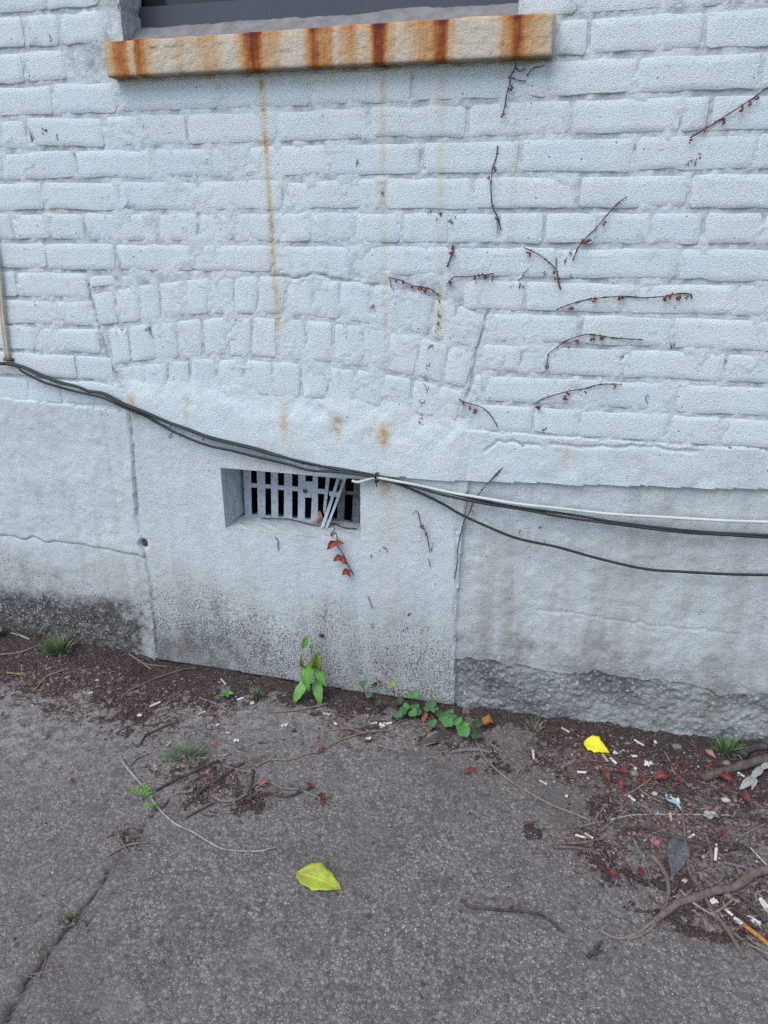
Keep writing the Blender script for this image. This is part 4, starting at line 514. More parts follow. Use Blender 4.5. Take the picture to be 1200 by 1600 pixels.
def leaf_geo(base, tip, normal, width, fold=.25, droop=.1, wave=.08, seed=0, shape='heart', n=9, thick=.0006, curl=0.0):
    """A leaf blade with a midrib fold, a drooping length and thickness."""
    R = random.Random(seed)
    base = np.array(base, float); tip = np.array(tip, float); ax = tip - base; L = np.linalg.norm(ax); ax /= L
    nr = np.array(normal, float); nr -= ax * nr.dot(ax); nr /= np.linalg.norm(nr) + 1e-9; sd = np.cross(nr, ax)
    prof = {'heart': lambda t: (math.sin(math.pi * min(1, t * 1.0) ** .62)) ** .9, 'oval': lambda t: math.sin(math.pi * t ** .8) ** .75,
            'round': lambda t: math.sin(math.pi * t) ** .55, 'lance': lambda t: math.sin(math.pi * t ** .7)}[shape]
    cols = (-1, -.72, -.38, 0, .38, .72, 1); V = []; UV = []
    ph = R.random() * 9
    for i in range(n + 1):
        t = i / n; w = max(prof(min(max(t, 0.001), .999)), .03) * width * .5
        mid = base + ax * L * t - nr * droop * L * (t - .5) ** 2 * 4 + nr * droop * L
        for c in cols:
            e = w * c * (1 + .09 * math.sin(t * 25 + ph + c) * (abs(c) == 1) + .06 * (R.random() - .5))
            lift = abs(c) * w * fold * 2 + wave * w * math.sin(t * 9 + ph + c * 2.2) * abs(c) - curl * w * c * c
            V.append(mid + sd * e + nr * lift); UV.append((t, .5 + c * .5))
    m = len(cols); F1 = grid_faces(m, n + 1).tolist(); k = len(V)
    V2 = [v - nr * thick for v in V]; F2 = [tuple(k + q for q in reversed(f)) for f in F1]
    rim = []
    b = [i for i in range(m)] + [i * m + m - 1 for i in range(1, n + 1)] + [n * m + i for i in range(m - 2, -1, -1)] + [i * m for i in range(n - 1, 0, -1)]
    for a, c in zip(b, b[1:] + b[:1]): rim.append((a, k + a, k + c, c))
    return V + V2, [tuple(f) for f in F1] + F2 + rim, UV + UV

def leaf(name, mat, parent=None, loc=None, **k):
    v, f, uv = leaf_geo(**k); return mesh(name, v, f, MAT[mat], parent, loc, True, uv)

def prism(quad, y0, y1, parent, name, mat, bev=0.0):
    """A flat strip cut from an outline on the wall plane, with thickness y0..y1."""
    n = len(quad); V = [(x, y0, z) for x, z in quad] + [(x, y1, z) for x, z in quad]
    Fc = [tuple(range(n))[::-1], tuple(range(n, 2 * n))] + [(i, (i + 1) % n, n + (i + 1) % n, n + i) for i in range(n)]
    return mesh(name, V, Fc, mat, parent, None, False)

# ------------------------------------------------------------------ ground heights
def ground_h(x, y):
    x = np.asarray(x, float); y = np.asarray(y, float)
    base = .006 * sstep(.1, .6, x) - .012 * np.exp(-((x + .45) / .45) ** 2) + .012 * sstep(-1.0, -1.6, x)
    return base * np.exp(y / .6) + fbm(x, y, .35, 2, 3) * .0035 + fbm(x, y, .045, 2, 5) * .0010

def soil_t(x, y):
    x = np.asarray(x, float); y = np.asarray(y, float)
    e = poly_y(D['SOIL_EDGE'], x)
    inside = y - e                       # >0 towards the wall
    t = np.clip(inside / .17, -1, 1) * .0085 - .0022
    t = t + (.016 * sstep(-1.15, -1.5, x) + .008 * sstep(.05, .5, x) + .003) * sstep(-.22, 0.0, y)
    for (sx, sy), r in D['SOIL_SPOTS']:
        t = np.maximum(t, .0030 * (1 - ((x - sx) ** 2 + (y - sy) ** 2) / (r * r) * 1.2) - .0012)
    t = np.maximum(t, -.012)
    return t - .0005 + fbm(x, y, .07, 3, 21) * .0062 + fbm(x, y, .024, 3, 22) * .0040 + fbm(x, y, .011, 2, 23) * .0022

def top_h(x, y):
    g = ground_h(x, y); return float(np.maximum(g, g + soil_t(x, y)))

# ------------------------------------------------------------------ ground
def ext(a, b, step, far, back):
    core = np.arange(a, b + 1e-6, step); lo = []; hi = []
    s = step; p = a
    while p > -far: s *= 1.35; p -= s; lo.append(p)
    s = step; p = core[-1]
    while p < back: s *= 1.35; p += s; hi.append(p)
    return np.concatenate([np.array(lo[::-1]), core, np.array(hi)])

gx = ext(-1.95, 1.05, .0055, 60, 60); gy = ext(-1.45, .03, .0055, 60, .12)
GX, GY = np.meshgrid(gx, gy)
near = (np.abs(GX) < 3) & (GY > -3)
GZ = np.where(near, ground_h(GX, GY), 0.0)
cd = line_dist(D['GCRACK'], GX + fbm(GX, GY, .03, 2, 31) * .006, GY + fbm(GX, GY, .03, 2, 32) * .006)
cw = .0034 + .003 * fbm(GX, GY, .10, 2, 33)
crack = np.exp(-(cd / np.maximum(cw, .0012)) ** 2) * sstep(-.55, .1, fbm(GX, GY, .08, 2, 35) + .45)
GZ = GZ - crack * .0055
lowlip = sstep(.05, .0, cd) * .0025 * (fbm(GX, GY, .12, 2, 34))
GZ = GZ + lowlip
g_obj = mesh("concrete_ground", np.stack([GX.ravel(), GY.ravel(), GZ.ravel()], 1), grid_faces(len(gx), len(gy)), None, None, (0, 0, 0))
props(g_obj, "dark grey weathered concrete ground with a crack on the left", None, None, "structure")
def fattr(o, name, a):
    at = o.data.attributes.new(name, 'FLOAT', 'POINT'); at.data.foreach_set("value", np.asarray(a, np.float32).ravel())
worn = sstep(-.2, .7, fbm(GX, GY, .30, 3, 41)) * sstep(-.30, -.18, GY + .05 * fbm(GX, GY, .2, 2, 43)) * .0
worn = np.clip(np.exp(-(((GX + 1.38) / .40) ** 2 + ((GY + .36) / .20) ** 2)) * .95 + np.exp(-(((GX + .65) / .35) ** 2 + ((GY + .16) / .09) ** 2)) * .55 + np.exp(-(((GX + .98) / .2) ** 2 + ((GY + .2) / .08) ** 2)) * .5, 0, 1)
fattr(g_obj, "worn", worn); seam = np.exp(-(cd / .009) ** 2) * np.clip(.55 + .6 * fbm(GX, GY, .03, 3, 36), 0, 1)
fattr(g_obj, "crack", np.clip(np.maximum(crack * 1.0, seam * .55), 0, 1))

m = M("weathered_concrete", .93, .2)
v1, c1 = m.voro(125); v2, c2 = m.voro(250)
fine = m.noise(420, 3, .7); mid = m.noise(75, 4, .7); big = m.noise(3.2, 4, .55)
c = m.ramp(c1[0], [(0, (.20, .174, .158)), (.45, (.285, .250, .229)), (.8, (.355, .313, .288)), (1, (.47, .424, .395))])
c = m.mix(v1.ss(.30, .60) * .6, c, (.165, .153, .148))
c = m.mix(c2[1].ss(.66, .74) * v2.ss(.48, .28) * .9, c, (.50, .475, .455))
c = m.mix(c2[2].ss(.955, .965) * v2.ss(.5, .3), c, (.66, .64, .62))
c = m.mix(fine.ss(.52, .66) * .84, c, (.052, .046, .044))
c = m.mix(mid.ss(.50, .68) * .62, c, (.078, .070, .067))
c = m.mix(mid.ss(.46, .30) * .30, c, (.30, .29, .285))
c = m.mix(big.ss(.42, .68) * .25, c, (.27, .256, .25))
c = m.mix(m.noise(1.7, 5, .6).ss(.48, .66) * .50, c, (.14, .122, .112))
c = m.mix(m.noise(11, 5, .65).ss(.50, .66) * .40, c, (.115, .10, .092))
c = m.mix(m.noise(7, 5, .65).ss(.56, .70) * .28, c, (.36, .343, .335))
vv, vc = m.voro(48)
c = m.mix(vc[0].ss(.82, .90) * vv.ss(.42, .10) * .5, c, (.055, .051, .052))
wn_ = m.attr("worn") * m.noise(34, 4, .7).ss(.42, .60)
c = m.mix(wn_ * .8, c, (.42, .405, .395))
c = m.mix((m.attr("crack") * 1.0).clamp(), c, (.035, .028, .025))
m.color(c)
m.bump(fine * 1.0 + mid * 1.0 - v1 * .7 + c2[1].ss(.7, .8) * .5, .006, .95)
g_obj.data.materials.clear(); g_obj.data.materials.append(m.mat)

# soil and litter bed along the wall: rises out of the concrete wherever it is thick enough
sx = np.arange(-1.95, 1.05, .005); sy = np.arange(-.62, .012, .005)
SX, SY = np.meshgrid(sx, sy)
ST = soil_t(SX, SY)
edge = np.minimum(np.minimum(SX - sx[0], sx[-1] - SX), SY - sy[0])
ST = np.where(edge < .02, -.01, ST)
SZ = ground_h(SX, SY) + ST + np.where(ST > 0, fbm(SX, SY, .009, 2, 51) * .0020, 0)
fs = grid_faces(len(sx), len(sy)); keep = (ST.ravel()[fs] > -.003).any(1)
fs = fs[keep]; used = np.unique(fs); remap = np.zeros(SX.size, int); remap[used] = np.arange(len(used))
s_obj = mesh("soil", np.stack([SX.ravel(), SY.ravel(), SZ.ravel()], 1)[used], remap[fs], None, None, (0, 0, 0))
props(s_obj, "dark reddish soil and leaf mould gathered along the wall foot", None, None, "stuff")
m = M("soil_mould", 1.0, .1)
n1 = m.noise(170, 4, .75); n2 = m.noise(18, 3, .6); vd, vc = m.voro(200); ve, vf = m.voro(330)
c = m.mix(n2.ss(.36, .62), (.098, .082, .077), (.105, .068, .062))
c = m.mix(n1.ss(.48, .64) * .8, c, (.030, .025, .025))
c = m.mix(vc[0].ss(.66, .72) * vd.ss(.5, .3) * .8, c, (.22, .175, .16))
c = m.mix(vf[0].ss(.80, .86) * ve.ss(.5, .3) * .8, c, (.22, .20, .19))
c = m.mix(vc[1].ss(.94, .95) * vd.ss(.5, .3), c, (.38, .33, .31))
m.color(c); m.bump(n1 * 1.3 + vd * -1.0, .008, 1.0)
s_obj.data.materials.clear(); s_obj.data.materials.append(m.mat)

# ------------------------------------------------------------------ the wall
wall = empty("painted_brick_wall", (-.5, 0, 0), "white painted brick house wall with rendered base, rusty stone sill and a low brick arch", "wall")
hx0, hx1, hz0, hz1 = D['HOLE']; wx0, wx1, wz0 = D['WINDOW']; sl0, sl1, sz0, sz1 = D['SILL']
def axis(br, step):
    out = []
    for a, b in zip(br[:-1], br[1:]):
        n = max(1, int(round((b - a) / step))); out += list(np.linspace(a, b, n + 1)[:-1])
    return np.array(out + [br[-1]])
X0, X1, Z0, Z1 = -2.05, .86, -.06, 1.80
ax_ = axis([X0, wx0, hx0, hx1, wx1, X1], .0032); az_ = axis([Z0, hz0, hz1, wz0, Z1], .0032)
AX, AZ = np.meshgrid(ax_, az_)
wig = fbm(AX, AZ, .03, 2, 61)
xw = AX + wig * .0016; zw = AZ + fbm(AX, AZ, .03, 2, 62) * .0016
ledge = poly_y(D['LEDGE'], AX); ptop = poly_y(D['PLASTER_TOP'], AX)
pl = poly_x(D['PANEL_L'], AZ); pr = poly_x(D['PANEL_R'], AZ)
baseR = poly_y(D['BASE_R'], AX) + fbm(AX, AZ, .06, 3, 63) * .012; baseL = poly_y(D['BASE_L'], AX)
j23 = poly_y(D['ARCH_LINES'][2], AX); j3b = poly_y(D['ARCH_LINES'][3], AX)
xl0 = D['LEDGE'][0][0]
left = AX < pl
right = AX > pr
upper = np.where(AX < xl0, zw > ptop, zw > ledge)
L11 = 1.17 - .0677 * 6
inarch = (AX > xl0) & (AX < D['ARCH_LINES'][3][-1][0] + .02)
# joint depth of the mortar; the upright joints were slurried nearly full
perp = np.zeros_like(AX)
for zb, zt, js in D['COURSES']:
    row = (AZ > zb + .006) & (AZ < zt - .005)
    for a in js: perp[row & (np.abs(AX - a) < .016)] = 1
filled = np.exp(-(((AX + .80) / .30) ** 2 + ((AZ - 1.25) / .28) ** 2)) * .65 + np.exp(-(((AX + .45) / .45) ** 2 + ((AZ - .95) / .16) ** 2)) * .35
dep = .0027 * (1 - np.clip(filled, 0, .75)) * (.75 + .45 * fbm(AX, AZ, .12, 2, 64))
dep = np.where((AZ < 1.14) & (AZ > .80) & (AX < -.22) & (AX > -1.13), dep * .55, dep)
dep = dep * (1 - .55 * perp)
H = -np.clip(dep, .0005, .009) + fbm(AX, AZ, .024, 3, 65) * .0020 + fbm(AX, AZ, .0075, 2, 66) * .0007
tt = np.clip((j23 - zw) / np.maximum(j23 - ledge, .02), 0, 1)
lump = fbm(AX, AZ, .05, 3, 67)
hz_arch = -.004 + .0125 * sstep(.05, .75, tt + lump * .10)
wA = sstep(D['ARCH_LINES'][3][-1][0] + .03, D['ARCH_LINES'][3][-1][0] - .06, AX)
H = np.where(upper & (AX > xl0) & (tt > 0), H * (1 - wA) + (np.maximum(H, hz_arch + lump * .0016)) * wA, H)
band = upper & (AX > xl0) & (zw < L11 + .004 * lump)
H = np.where(band & (wA < .5), .0028 + lump * .0022, H)
low_l = (~upper) & left
H = np.where(low_l, .0050 + fbm(AX, AZ, .11, 3, 68) * .0032 + fbm(AX, AZ, .02, 2, 69) * .0010, H)
panel = (~upper) & (~left) & (~right)
H = np.where(panel, -.0005 + fbm(AX, AZ, .16, 2, 70) * .0016 + fbm(AX, AZ, .014, 2, 71) * .0006, H)
low_r = (~upper) & right
H = np.where(low_r, -.0075 + fbm(AX, AZ, .12, 3, 72) * .0034 + fbm(AX, AZ, .025, 3, 73) * .0018, H)
bareR = low_r & (zw < baseR)
H = np.where(bareR, -.0095 + fbm(AX, AZ, .05, 3, 74) * .0030 + fbm(AX, AZ, .011, 2, 75) * .0030, H)
stL = sstep(.050, -.02, zw - baseL + fbm(AX, AZ, .03, 3, 76) * .016) * low_l
stL = stL * sstep(-.01, .10, pl - AX + .03 * lump + .03 * fbm(AX, AZ, .02, 2, 78))
H = H + stL * (fbm(AX, AZ, .011, 2, 77) * .0026 - .002)
# cracks, broken plaster edges, the old pipe hole, the undercut foot
for k, ln in enumerate(D['CRACKS']):
    bx = (AX > min(p[0] for p in ln) - .02) & (AX < max(p[0] for p in ln) + .02) & (AZ > min(p[1] for p in ln) - .02) & (AZ < max(p[1] for p in ln) + .02)
    d = np.full(AX.shape, 9.0); d[bx] = line_dist(ln, AX[bx] + fbm(AX[bx], AZ[bx], .02, 2, 80 + k) * .004, AZ[bx] + fbm(AX[bx], AZ[bx], .02, 2, 90 + k) * .004)
    H = H - np.exp(-(d / .0030) ** 2) * (.0045 if k not in (1, 9, 8) else .0022)
lc = poly_y(D['LEFT_CRACK'], AX) + fbm(AX, AZ, .04, 2, 99) * .006
H = np.where(low_l & (zw < lc), H - .0035, H); H = H - np.where(low_l, np.exp(-((zw - lc) / .004) ** 2) * .003, 0)
hc = D['HOLLOW']; hd = np.hypot((AX - hc[0]) / .8, (AZ - hc[1]))
H = H - np.exp(-(hd / .0125) ** 4) * .022
foot = .004 + .0 * AX
H = np.where(panel & (AZ < ground_h(AX, AX * 0) + .010), -.022, H)
H = H + panel * np.exp(-((AZ - .02) / .02) ** 2) * .002
# attributes: where grime, dirt freckles, stones and bare concrete show
grime = np.zeros_like(AX); dirt = np.zeros_like(AX)
zn = AZ + fbm(AX, AZ, .12, 3, 101) * .05
grime += low_r * (.58 + .22 * sstep(.5, .15, zn)) + low_l * (.30 + .44 * sstep(.38, .22, zn)) + panel * (.24 + .52 * sstep(.42, .04, zn)) + band * .2 * sstep(-.3, .3, AX)
grime = np.clip(grime + .04 * sstep(1.0, .55, zn), 0, 1)
dirt += panel * (sstep(.42, .06, zn) * .74 + .40 * sstep(-.6, -1.05, AX) * sstep(.30, .08, zn))
dirt += low_l * sstep(.34, .20, zn) * .45 + low_r * .22 * sstep(.5, .1, zn) + panel * .06
keep_paint = sstep(.52, .72, fbm(AX, AZ, .07, 3, 103) * .35 + .36 + .30 * sstep(.10, .50, AX) * sstep(.0, .09, AZ))
bare = np.where(bareR, 1 - keep_paint * .75, 0.0)
bare = np.maximum(bare, low_r * .6 * sstep(.13, -.01, zw - baseR + .06 * fbm(AX, AZ, .03, 3, 105)))
bare = bare * (.72 + .28 * fbm(AX, AZ, .16, 3, 106))
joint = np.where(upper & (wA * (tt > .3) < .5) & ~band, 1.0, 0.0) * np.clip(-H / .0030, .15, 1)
V = np.stack([AX.ravel(), -H.ravel(), AZ.ravel()], 1)
FA = grid_faces(len(ax_), len(az_))
cx = AX.ravel()[FA].mean(1); cz = AZ.ravel()[FA].mean(1)
void = ((cx > hx0) & (cx < hx1) & (cz > hz0) & (cz < hz1)) | ((cx > wx0) & (cx < wx1) & (cz > wz0))
reg = np.zeros(AX.shape, int)
reg[band] = 1; reg[panel] = 2; reg[low_l] = 3; reg[low_r] = 4; reg[bareR] = 5; reg[stL > .5] = 6
reg[(upper & (tt > .45) & (wA > .5) & (AX > xl0))] = 7
fr = reg.ravel()[FA[:, 0]]
for k, nm in enumerate(("mortar_bed", "render_band", "render_panel", "lower_render", "scraped_render", "bare_footing", "pebbly_footing", "arch_render")):
    f = FA[(fr == k) & ~void]
    if not len(f): continue
    us = np.unique(f); rm = np.zeros(len(V), int); rm[us] = np.arange(len(us))
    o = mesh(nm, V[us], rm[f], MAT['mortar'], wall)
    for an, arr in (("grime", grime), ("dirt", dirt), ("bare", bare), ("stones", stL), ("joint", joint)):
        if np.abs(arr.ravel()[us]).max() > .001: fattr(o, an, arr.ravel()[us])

# the wall beyond the photograph, and an unseen black shell added behind it to block light leaks
def quads(name, qs, mat, parent):
    V = []; Fc = []
    for q in qs: Fc.append(tuple(range(len(V), len(V) + 4))); V += q
    return mesh(name, V, Fc, mat, parent, None, False)
yb = .011
quads("outer_wall", [[(-7, yb, -.3), (X0 + .02, yb, -.3), (X0 + .02, yb, 5), (-7, yb, 5)], [(X1 - .02, yb, -.3), (7, yb, -.3), (7, yb, 5), (X1 - .02, yb, 5)],
                     [(X0 + .02, yb, Z1 - .02), (wx0, yb, Z1 - .02), (wx0, yb, 5), (X0 + .02, yb, 5)], [(wx1, yb, Z1 - .02), (X1 - .02, yb, Z1 - .02), (X1 - .02, yb, 5), (wx1, yb, 5)],
                     [(wx0, yb, 2.9), (wx1, yb, 2.9), (wx1, yb, 5), (wx0, yb, 5)]], MAT['coarse_wall'], wall)
quads("light_block_shell", [[(-7, .45, -.3), (7, .45, -.3), (7, .45, 5), (-7, .45, 5)], [(-7, .012, 5), (7, .012, 5), (7, .45, 5), (-7, .45, 5)],
                      [(-7, .012, -.3), (-7, .45, -.3), (-7, .45, 5), (-7, .012, 5)], [(7, .012, -.3), (7, .45, -.3), (7, .45, 5), (7, .012, 5)], [(-7, .02, -.02), (7, .02, -.02), (7, .45, -.02), (-7, .45, -.02)],
                      ], MAT['inner_black'], wall)

# vent opening: rough rendered reveals
def reveal(name, corners, nu, nv, seed, mat):
    a, b, c_, d_ = [np.array(p) for p in corners]
    nrm = np.cross(b - a, d_ - a); nrm /= np.linalg.norm(nrm); V = []
    for j in range(nv):
        for i in range(nu):
            u = i / (nu - 1); v = j / (nv - 1); p = a * (1 - u) * (1 - v) + b * u * (1 - v) + c_ * u * v + d_ * (1 - u) * v
            w = 1 if 0 < i < nu - 1 and 0 < j else 0
            V.append(p + nrm * w * float(fbm(p[0] * 1.3 + p[1] * 2, p[2] + p[1], .03, 3, seed)) * .0022)
    o = mesh(name, V, grid_faces(nu, nv), mat, wall)
    fattr(o, "grime", np.full(len(V), .34)); fattr(o, "dirt", np.full(len(V), .16))
hd_ = D['HOLE_DEPTH'] + .03
reveal("vent_reveal", [(hx0, 0, hz0), (hx0, 0, hz1), (hx0 + .003, hd_, hz1), (hx0 + .003, hd_, hz0)], 30, 22, 121, MAT['mortar'])
reveal("vent_reveal", [(hx1, 0, hz1), (hx1, 0, hz0), (hx1, hd_, hz0), (hx1, hd_, hz1)], 30, 22, 122, MAT['mortar'])
reveal("vent_reveal", [(hx0, 0, hz1), (hx1, 0, hz1), (hx1, hd_, hz1), (hx0, hd_, hz1)], 60, 22, 123, MAT['mortar'])
reveal("vent_ledge", [(hx1, 0, hz0), (hx0, 0, hz0), (hx0, hd_, hz0 - .004), (hx1, hd_, hz0 - .004)], 60, 22, 124, MAT['mortar'])

# rusty plug in the old pipe hole
v, f = blob((hc[0], .010, hc[1]), .0085, .006, .011, 5, .3, 9, 5)
mesh("rusty_plug", v, f, MAT['rusty_clip'], wall)

# bricks, one object each
def brick(outline, seed):
    """outline: corner points (x, z) counter-clockwise; the face is proud, the arrises worn."""
    R = random.Random(seed); pts = []
    n = len(outline); cx_ = sum(p[0] for p in outline) / n; cz_ = sum(p[1] for p in outline) / n
    for i in range(n):
        a = np.array(outline[i - 1]); b = np.array(outline[i]); c = np.array(outline[(i + 1) % n])
        ra = R.uniform(.0045, .0085)
        e0 = (a - b) / np.linalg.norm(a - b); e1 = (c - b) / np.linalg.norm(c - b); L = np.linalg.norm(c - b)
        pts.append(b + e0 * ra); pts.append(b + (e0 + e1) * ra * .36); pts.append(b + e1 * ra)
        k = max(1, int(L / .03))
        for j in range(1, k):
            pts.append(b + e1 * (ra + (L - 2 * ra) * j / k))
    pts = [p + np.array((R.gauss(0, .0011), R.gauss(0, .0012))) for p in pts]
    h0 = R.uniform(-.0007, .0006); tx, tz = R.gauss(0, .004), R.gauss(0, .008)
    V = []; k = len(pts); cc = np.array((cx_, cz_))
    def hh(p): return h0 + tx * (p[0] - cx_) + tz * (p[1] - cz_)
    for p in pts: V.append((p[0], .013, p[1]))
    for p in pts: V.append((p[0], -(hh(p) - .0030 + R.gauss(0, .0005)), p[1]))
    for ins, dz in ((.0007, -.0006), (.0018, .0), (.016, .0001)):
        for p in pts:
            dlt = cc - p; half = np.abs(dlt); q = p + np.array((math.copysign(min(ins, half[0] * .8), dlt[0]) if half[0] > .004 else 0, math.copysign(min(ins * .9, half[1] * .8), dlt[1])))
            V.append((q[0], -(hh(q) + dz + R.gauss(0, .00022)), q[1]))
    Fc = []
    for r in range(4):
        for i in range(k):
            j = (i + 1) % k; Fc.append((r * k + i, r * k + j, (r + 1) * k + j, (r + 1) * k + i))
    Fc.append(tuple(4 * k + i for i in range(k)))
    return mesh("brick", V, Fc, MAT['paint'], wall)
sd = 1000
for zb, zt, js in D['COURSES']:
    for a, b in zip(js[:-1], js[1:]):
        sd += 1; R = random.Random(sd)
        if b - a < .012: continue
        a2 = a + R.uniform(.0020, .0055); b2 = b - R.uniform(.0020, .0055)
        z0 = zb + R.uniform(.0044, .0064); z1 = zt - R.uniform(.0038, .0054)
        sk = R.gauss(0, .0010)
        if a2 < wx0 < b2 and zt > wz0: b2 = wx0 - .001
        brick([(a2, z0 + sk), (b2, z0 - sk), (b2, z1 - sk), (a2, z1 + sk)], sd)
for q in D['ARCH_BRICKS']:
    sd += 1; c0 = np.mean(q, 0); R = random.Random(sd); sh = np.array((.90, .885))
    brick([tuple(c0 + (np.array(p) - c0) * sh * R.uniform(.97, 1.04)) for p in q], sd)
for q in D['EXTRA_BRICKS']: sd += 1; brick([q[0], q[1], q[2], q[3]], sd)

# window: jamb, rail, pane, crumbling cement fillet; stone sill streaked with rust
def jamb(x, sgn, seed):
    V = []; nu, nv = 26, 90
    for j in range(nv):
        for i in range(nu):
            y = .092 * i / (nu - 1); z = wz0 - .03 + .34 * j / (nv - 1)
            ph = ((z - 1.17) / .0677) % 1; jt = -.004 if min(ph, 1 - ph) < .08 else 0
            V.append((x + sgn * (jt + (float(fbm(y, z, .02, 3, seed)) * .002 if i else 0)), y, z))
    o = mesh("window_jamb", V, grid_faces(nu, nv), MAT['mortar'], wall); fattr(o, "grime", np.full(len(V), .78)); fattr(o, "dirt", np.full(len(V), .15))
jamb(wx0, 1, 131); jamb(wx1, -1, 132)
rl = D['RAIL']; zr0 = rl[1][1] - .008; zr1 = rl[0][1]
win = mesh("window_rail", [(wx0 - .002, .080, zr0), (wx1 + .002, .080, zr0), (wx1 + .002, .080, zr1), (wx0 - .002, .080, zr1), (wx0 - .002, .110, zr0), (wx1 + .002, .110, zr0), (wx1 + .002, .110, zr1), (wx0 - .002, .110, zr1)],
           [(0, 1, 2, 3), (3, 2, 6, 7), (0, 4, 5, 1), (4, 7, 6, 5)], MAT['sash_paint'], wall, None, False)
mesh("window_pane", [(wx0 - .002, .104, zr1 - .002), (wx1 + .002, .104, zr1 - .002), (wx1 + .002, .104, 2.92), (wx0 - .002, .104, 2.92)], [(0, 1, 2, 3)], MAT['pane_dark'], win, None, False)
a = Acc(); a.add([(wx0 + .004, .098, zr1 - .001), (wx1 - .004, .098, zr1 - .001), (wx1 - .004, .098, zr1 + .004), (wx0 + .004, .098, zr1 + .004)], [(0, 1, 2, 3)])
# cement fillet between sill and rail
nx, ny = 300, 26; V = []
for j in range(ny):
    for i in range(nx):
        x = wx0 - .01 + (wx1 - wx0 + .02) * i / (nx - 1); t = j / (ny - 1)
        y = -.012 + t * .094; lip = float(fbm(x, .3, .19, 4, 141)) * .0045
        z = sz1 - .003 + (zr0 + .012 + lip - sz1) * sstep(.12, .95, t) + float(fbm(x, t * .1, .026, 4, 142)) * .0022 * (0 < j)
        V.append((x, y, float(z)))
mesh("cement_fillet", V, grid_faces(nx, ny), MAT['cement'], wall)

nx, nz = 230, 24; V = []; ny = 12
xs = np.linspace(sl0, sl1, nx)
prof_ = []          # section (y, z) from the back bottom round the front to the back top
for t in np.linspace(0, 1, 8): prof_.append((.01 - .042 * t, sz0 + .002))
for t in np.linspace(0, 1, nz)[1:]: prof_.append((-.0352 + .0018 * abs(2 * t - 1) ** 8, sz0 + .002 + (sz1 - sz0 - .004) * t))
for t in np.linspace(0, 1, 12)[1:]: prof_.append((-.034 + .055 * t, sz1 - .001 + .004 * t))
for j, (y, z) in enumerate(prof_):
    for i, x in enumerate(xs):
        en = min(i, nx - 1 - i); rr = .0025 * max(0, 1 - en / 2.0) ** 2
        k1 = float(fbm(x, z + y, .05, 2, 151)) * .0007 + float(fbm(x, z + y, .010, 2, 152)) * .0009
        V.append((x, y + rr - k1, z + (k1 if j > nz + 6 else -k1 * .6) - (.002 * math.sin(x * 5) if j > nz else 0)))
npf = len(prof_); Fc = [tuple(f) for f in grid_faces(nx, npf).tolist()]
Fc.append(tuple(j * nx for j in range(npf))); Fc.append(tuple(j * nx + nx - 1 for j in range(npf))[::-1])
m = M("rust_streaked_stone", .95, .2)
x, y, z = m.xyz()
st = m.scaled(1, .15, .10)
warp = m.noise(38, 3, .6, st) - .5
u = (x - sl0 + warp * .016) / (sl1 - sl0)
tones = D['SILL_RUST']
def tone_ramp(lst, u):
    lo, hi = lst[0][0], lst[-1][0]
    return m.ramp((u - lo) / (hi - lo), [((p - lo) / (hi - lo), (t, t, t)) for p, t in lst])
half = len(tones) // 2; cut = tones[half][0]
lo_r = tone_ramp(tones[:half + 1], u); hi_r = tone_ramp(tones[half:], u)
bwn = m.node("ShaderNodeRGBToBW"); m.nt.links.new(m.mix(u.ss(cut - .0002, cut + .0002), lo_r, hi_r), bwn.inputs[0])
tone = N(m.nt, bwn.outputs[0])
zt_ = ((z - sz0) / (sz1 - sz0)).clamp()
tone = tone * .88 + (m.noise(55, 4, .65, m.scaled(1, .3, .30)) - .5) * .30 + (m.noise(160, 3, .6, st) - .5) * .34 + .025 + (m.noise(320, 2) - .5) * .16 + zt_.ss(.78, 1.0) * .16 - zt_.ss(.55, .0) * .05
col = m.ramp(tone.clamp(), [(0, (.55, .52, .46)), (.22, (.54, .46, .35)), (.48, (.50, .32, .16)), (.68, (.42, .17, .055)), (.86, (.23, .060, .022)), (1.0, (.095, .022, .018))])
col = m.mix(m.noise(240, 3, .7).ss(.60, .72) * .45, col, (.16, .11, .07))
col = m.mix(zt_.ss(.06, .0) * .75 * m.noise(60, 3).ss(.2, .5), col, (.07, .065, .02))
m.color(col); m.bump(m.noise(150, 3, .65) + m.noise(340, 2) * .5, .0030, .85)
mesh("window_sill", V, Fc, m.mat, wall)

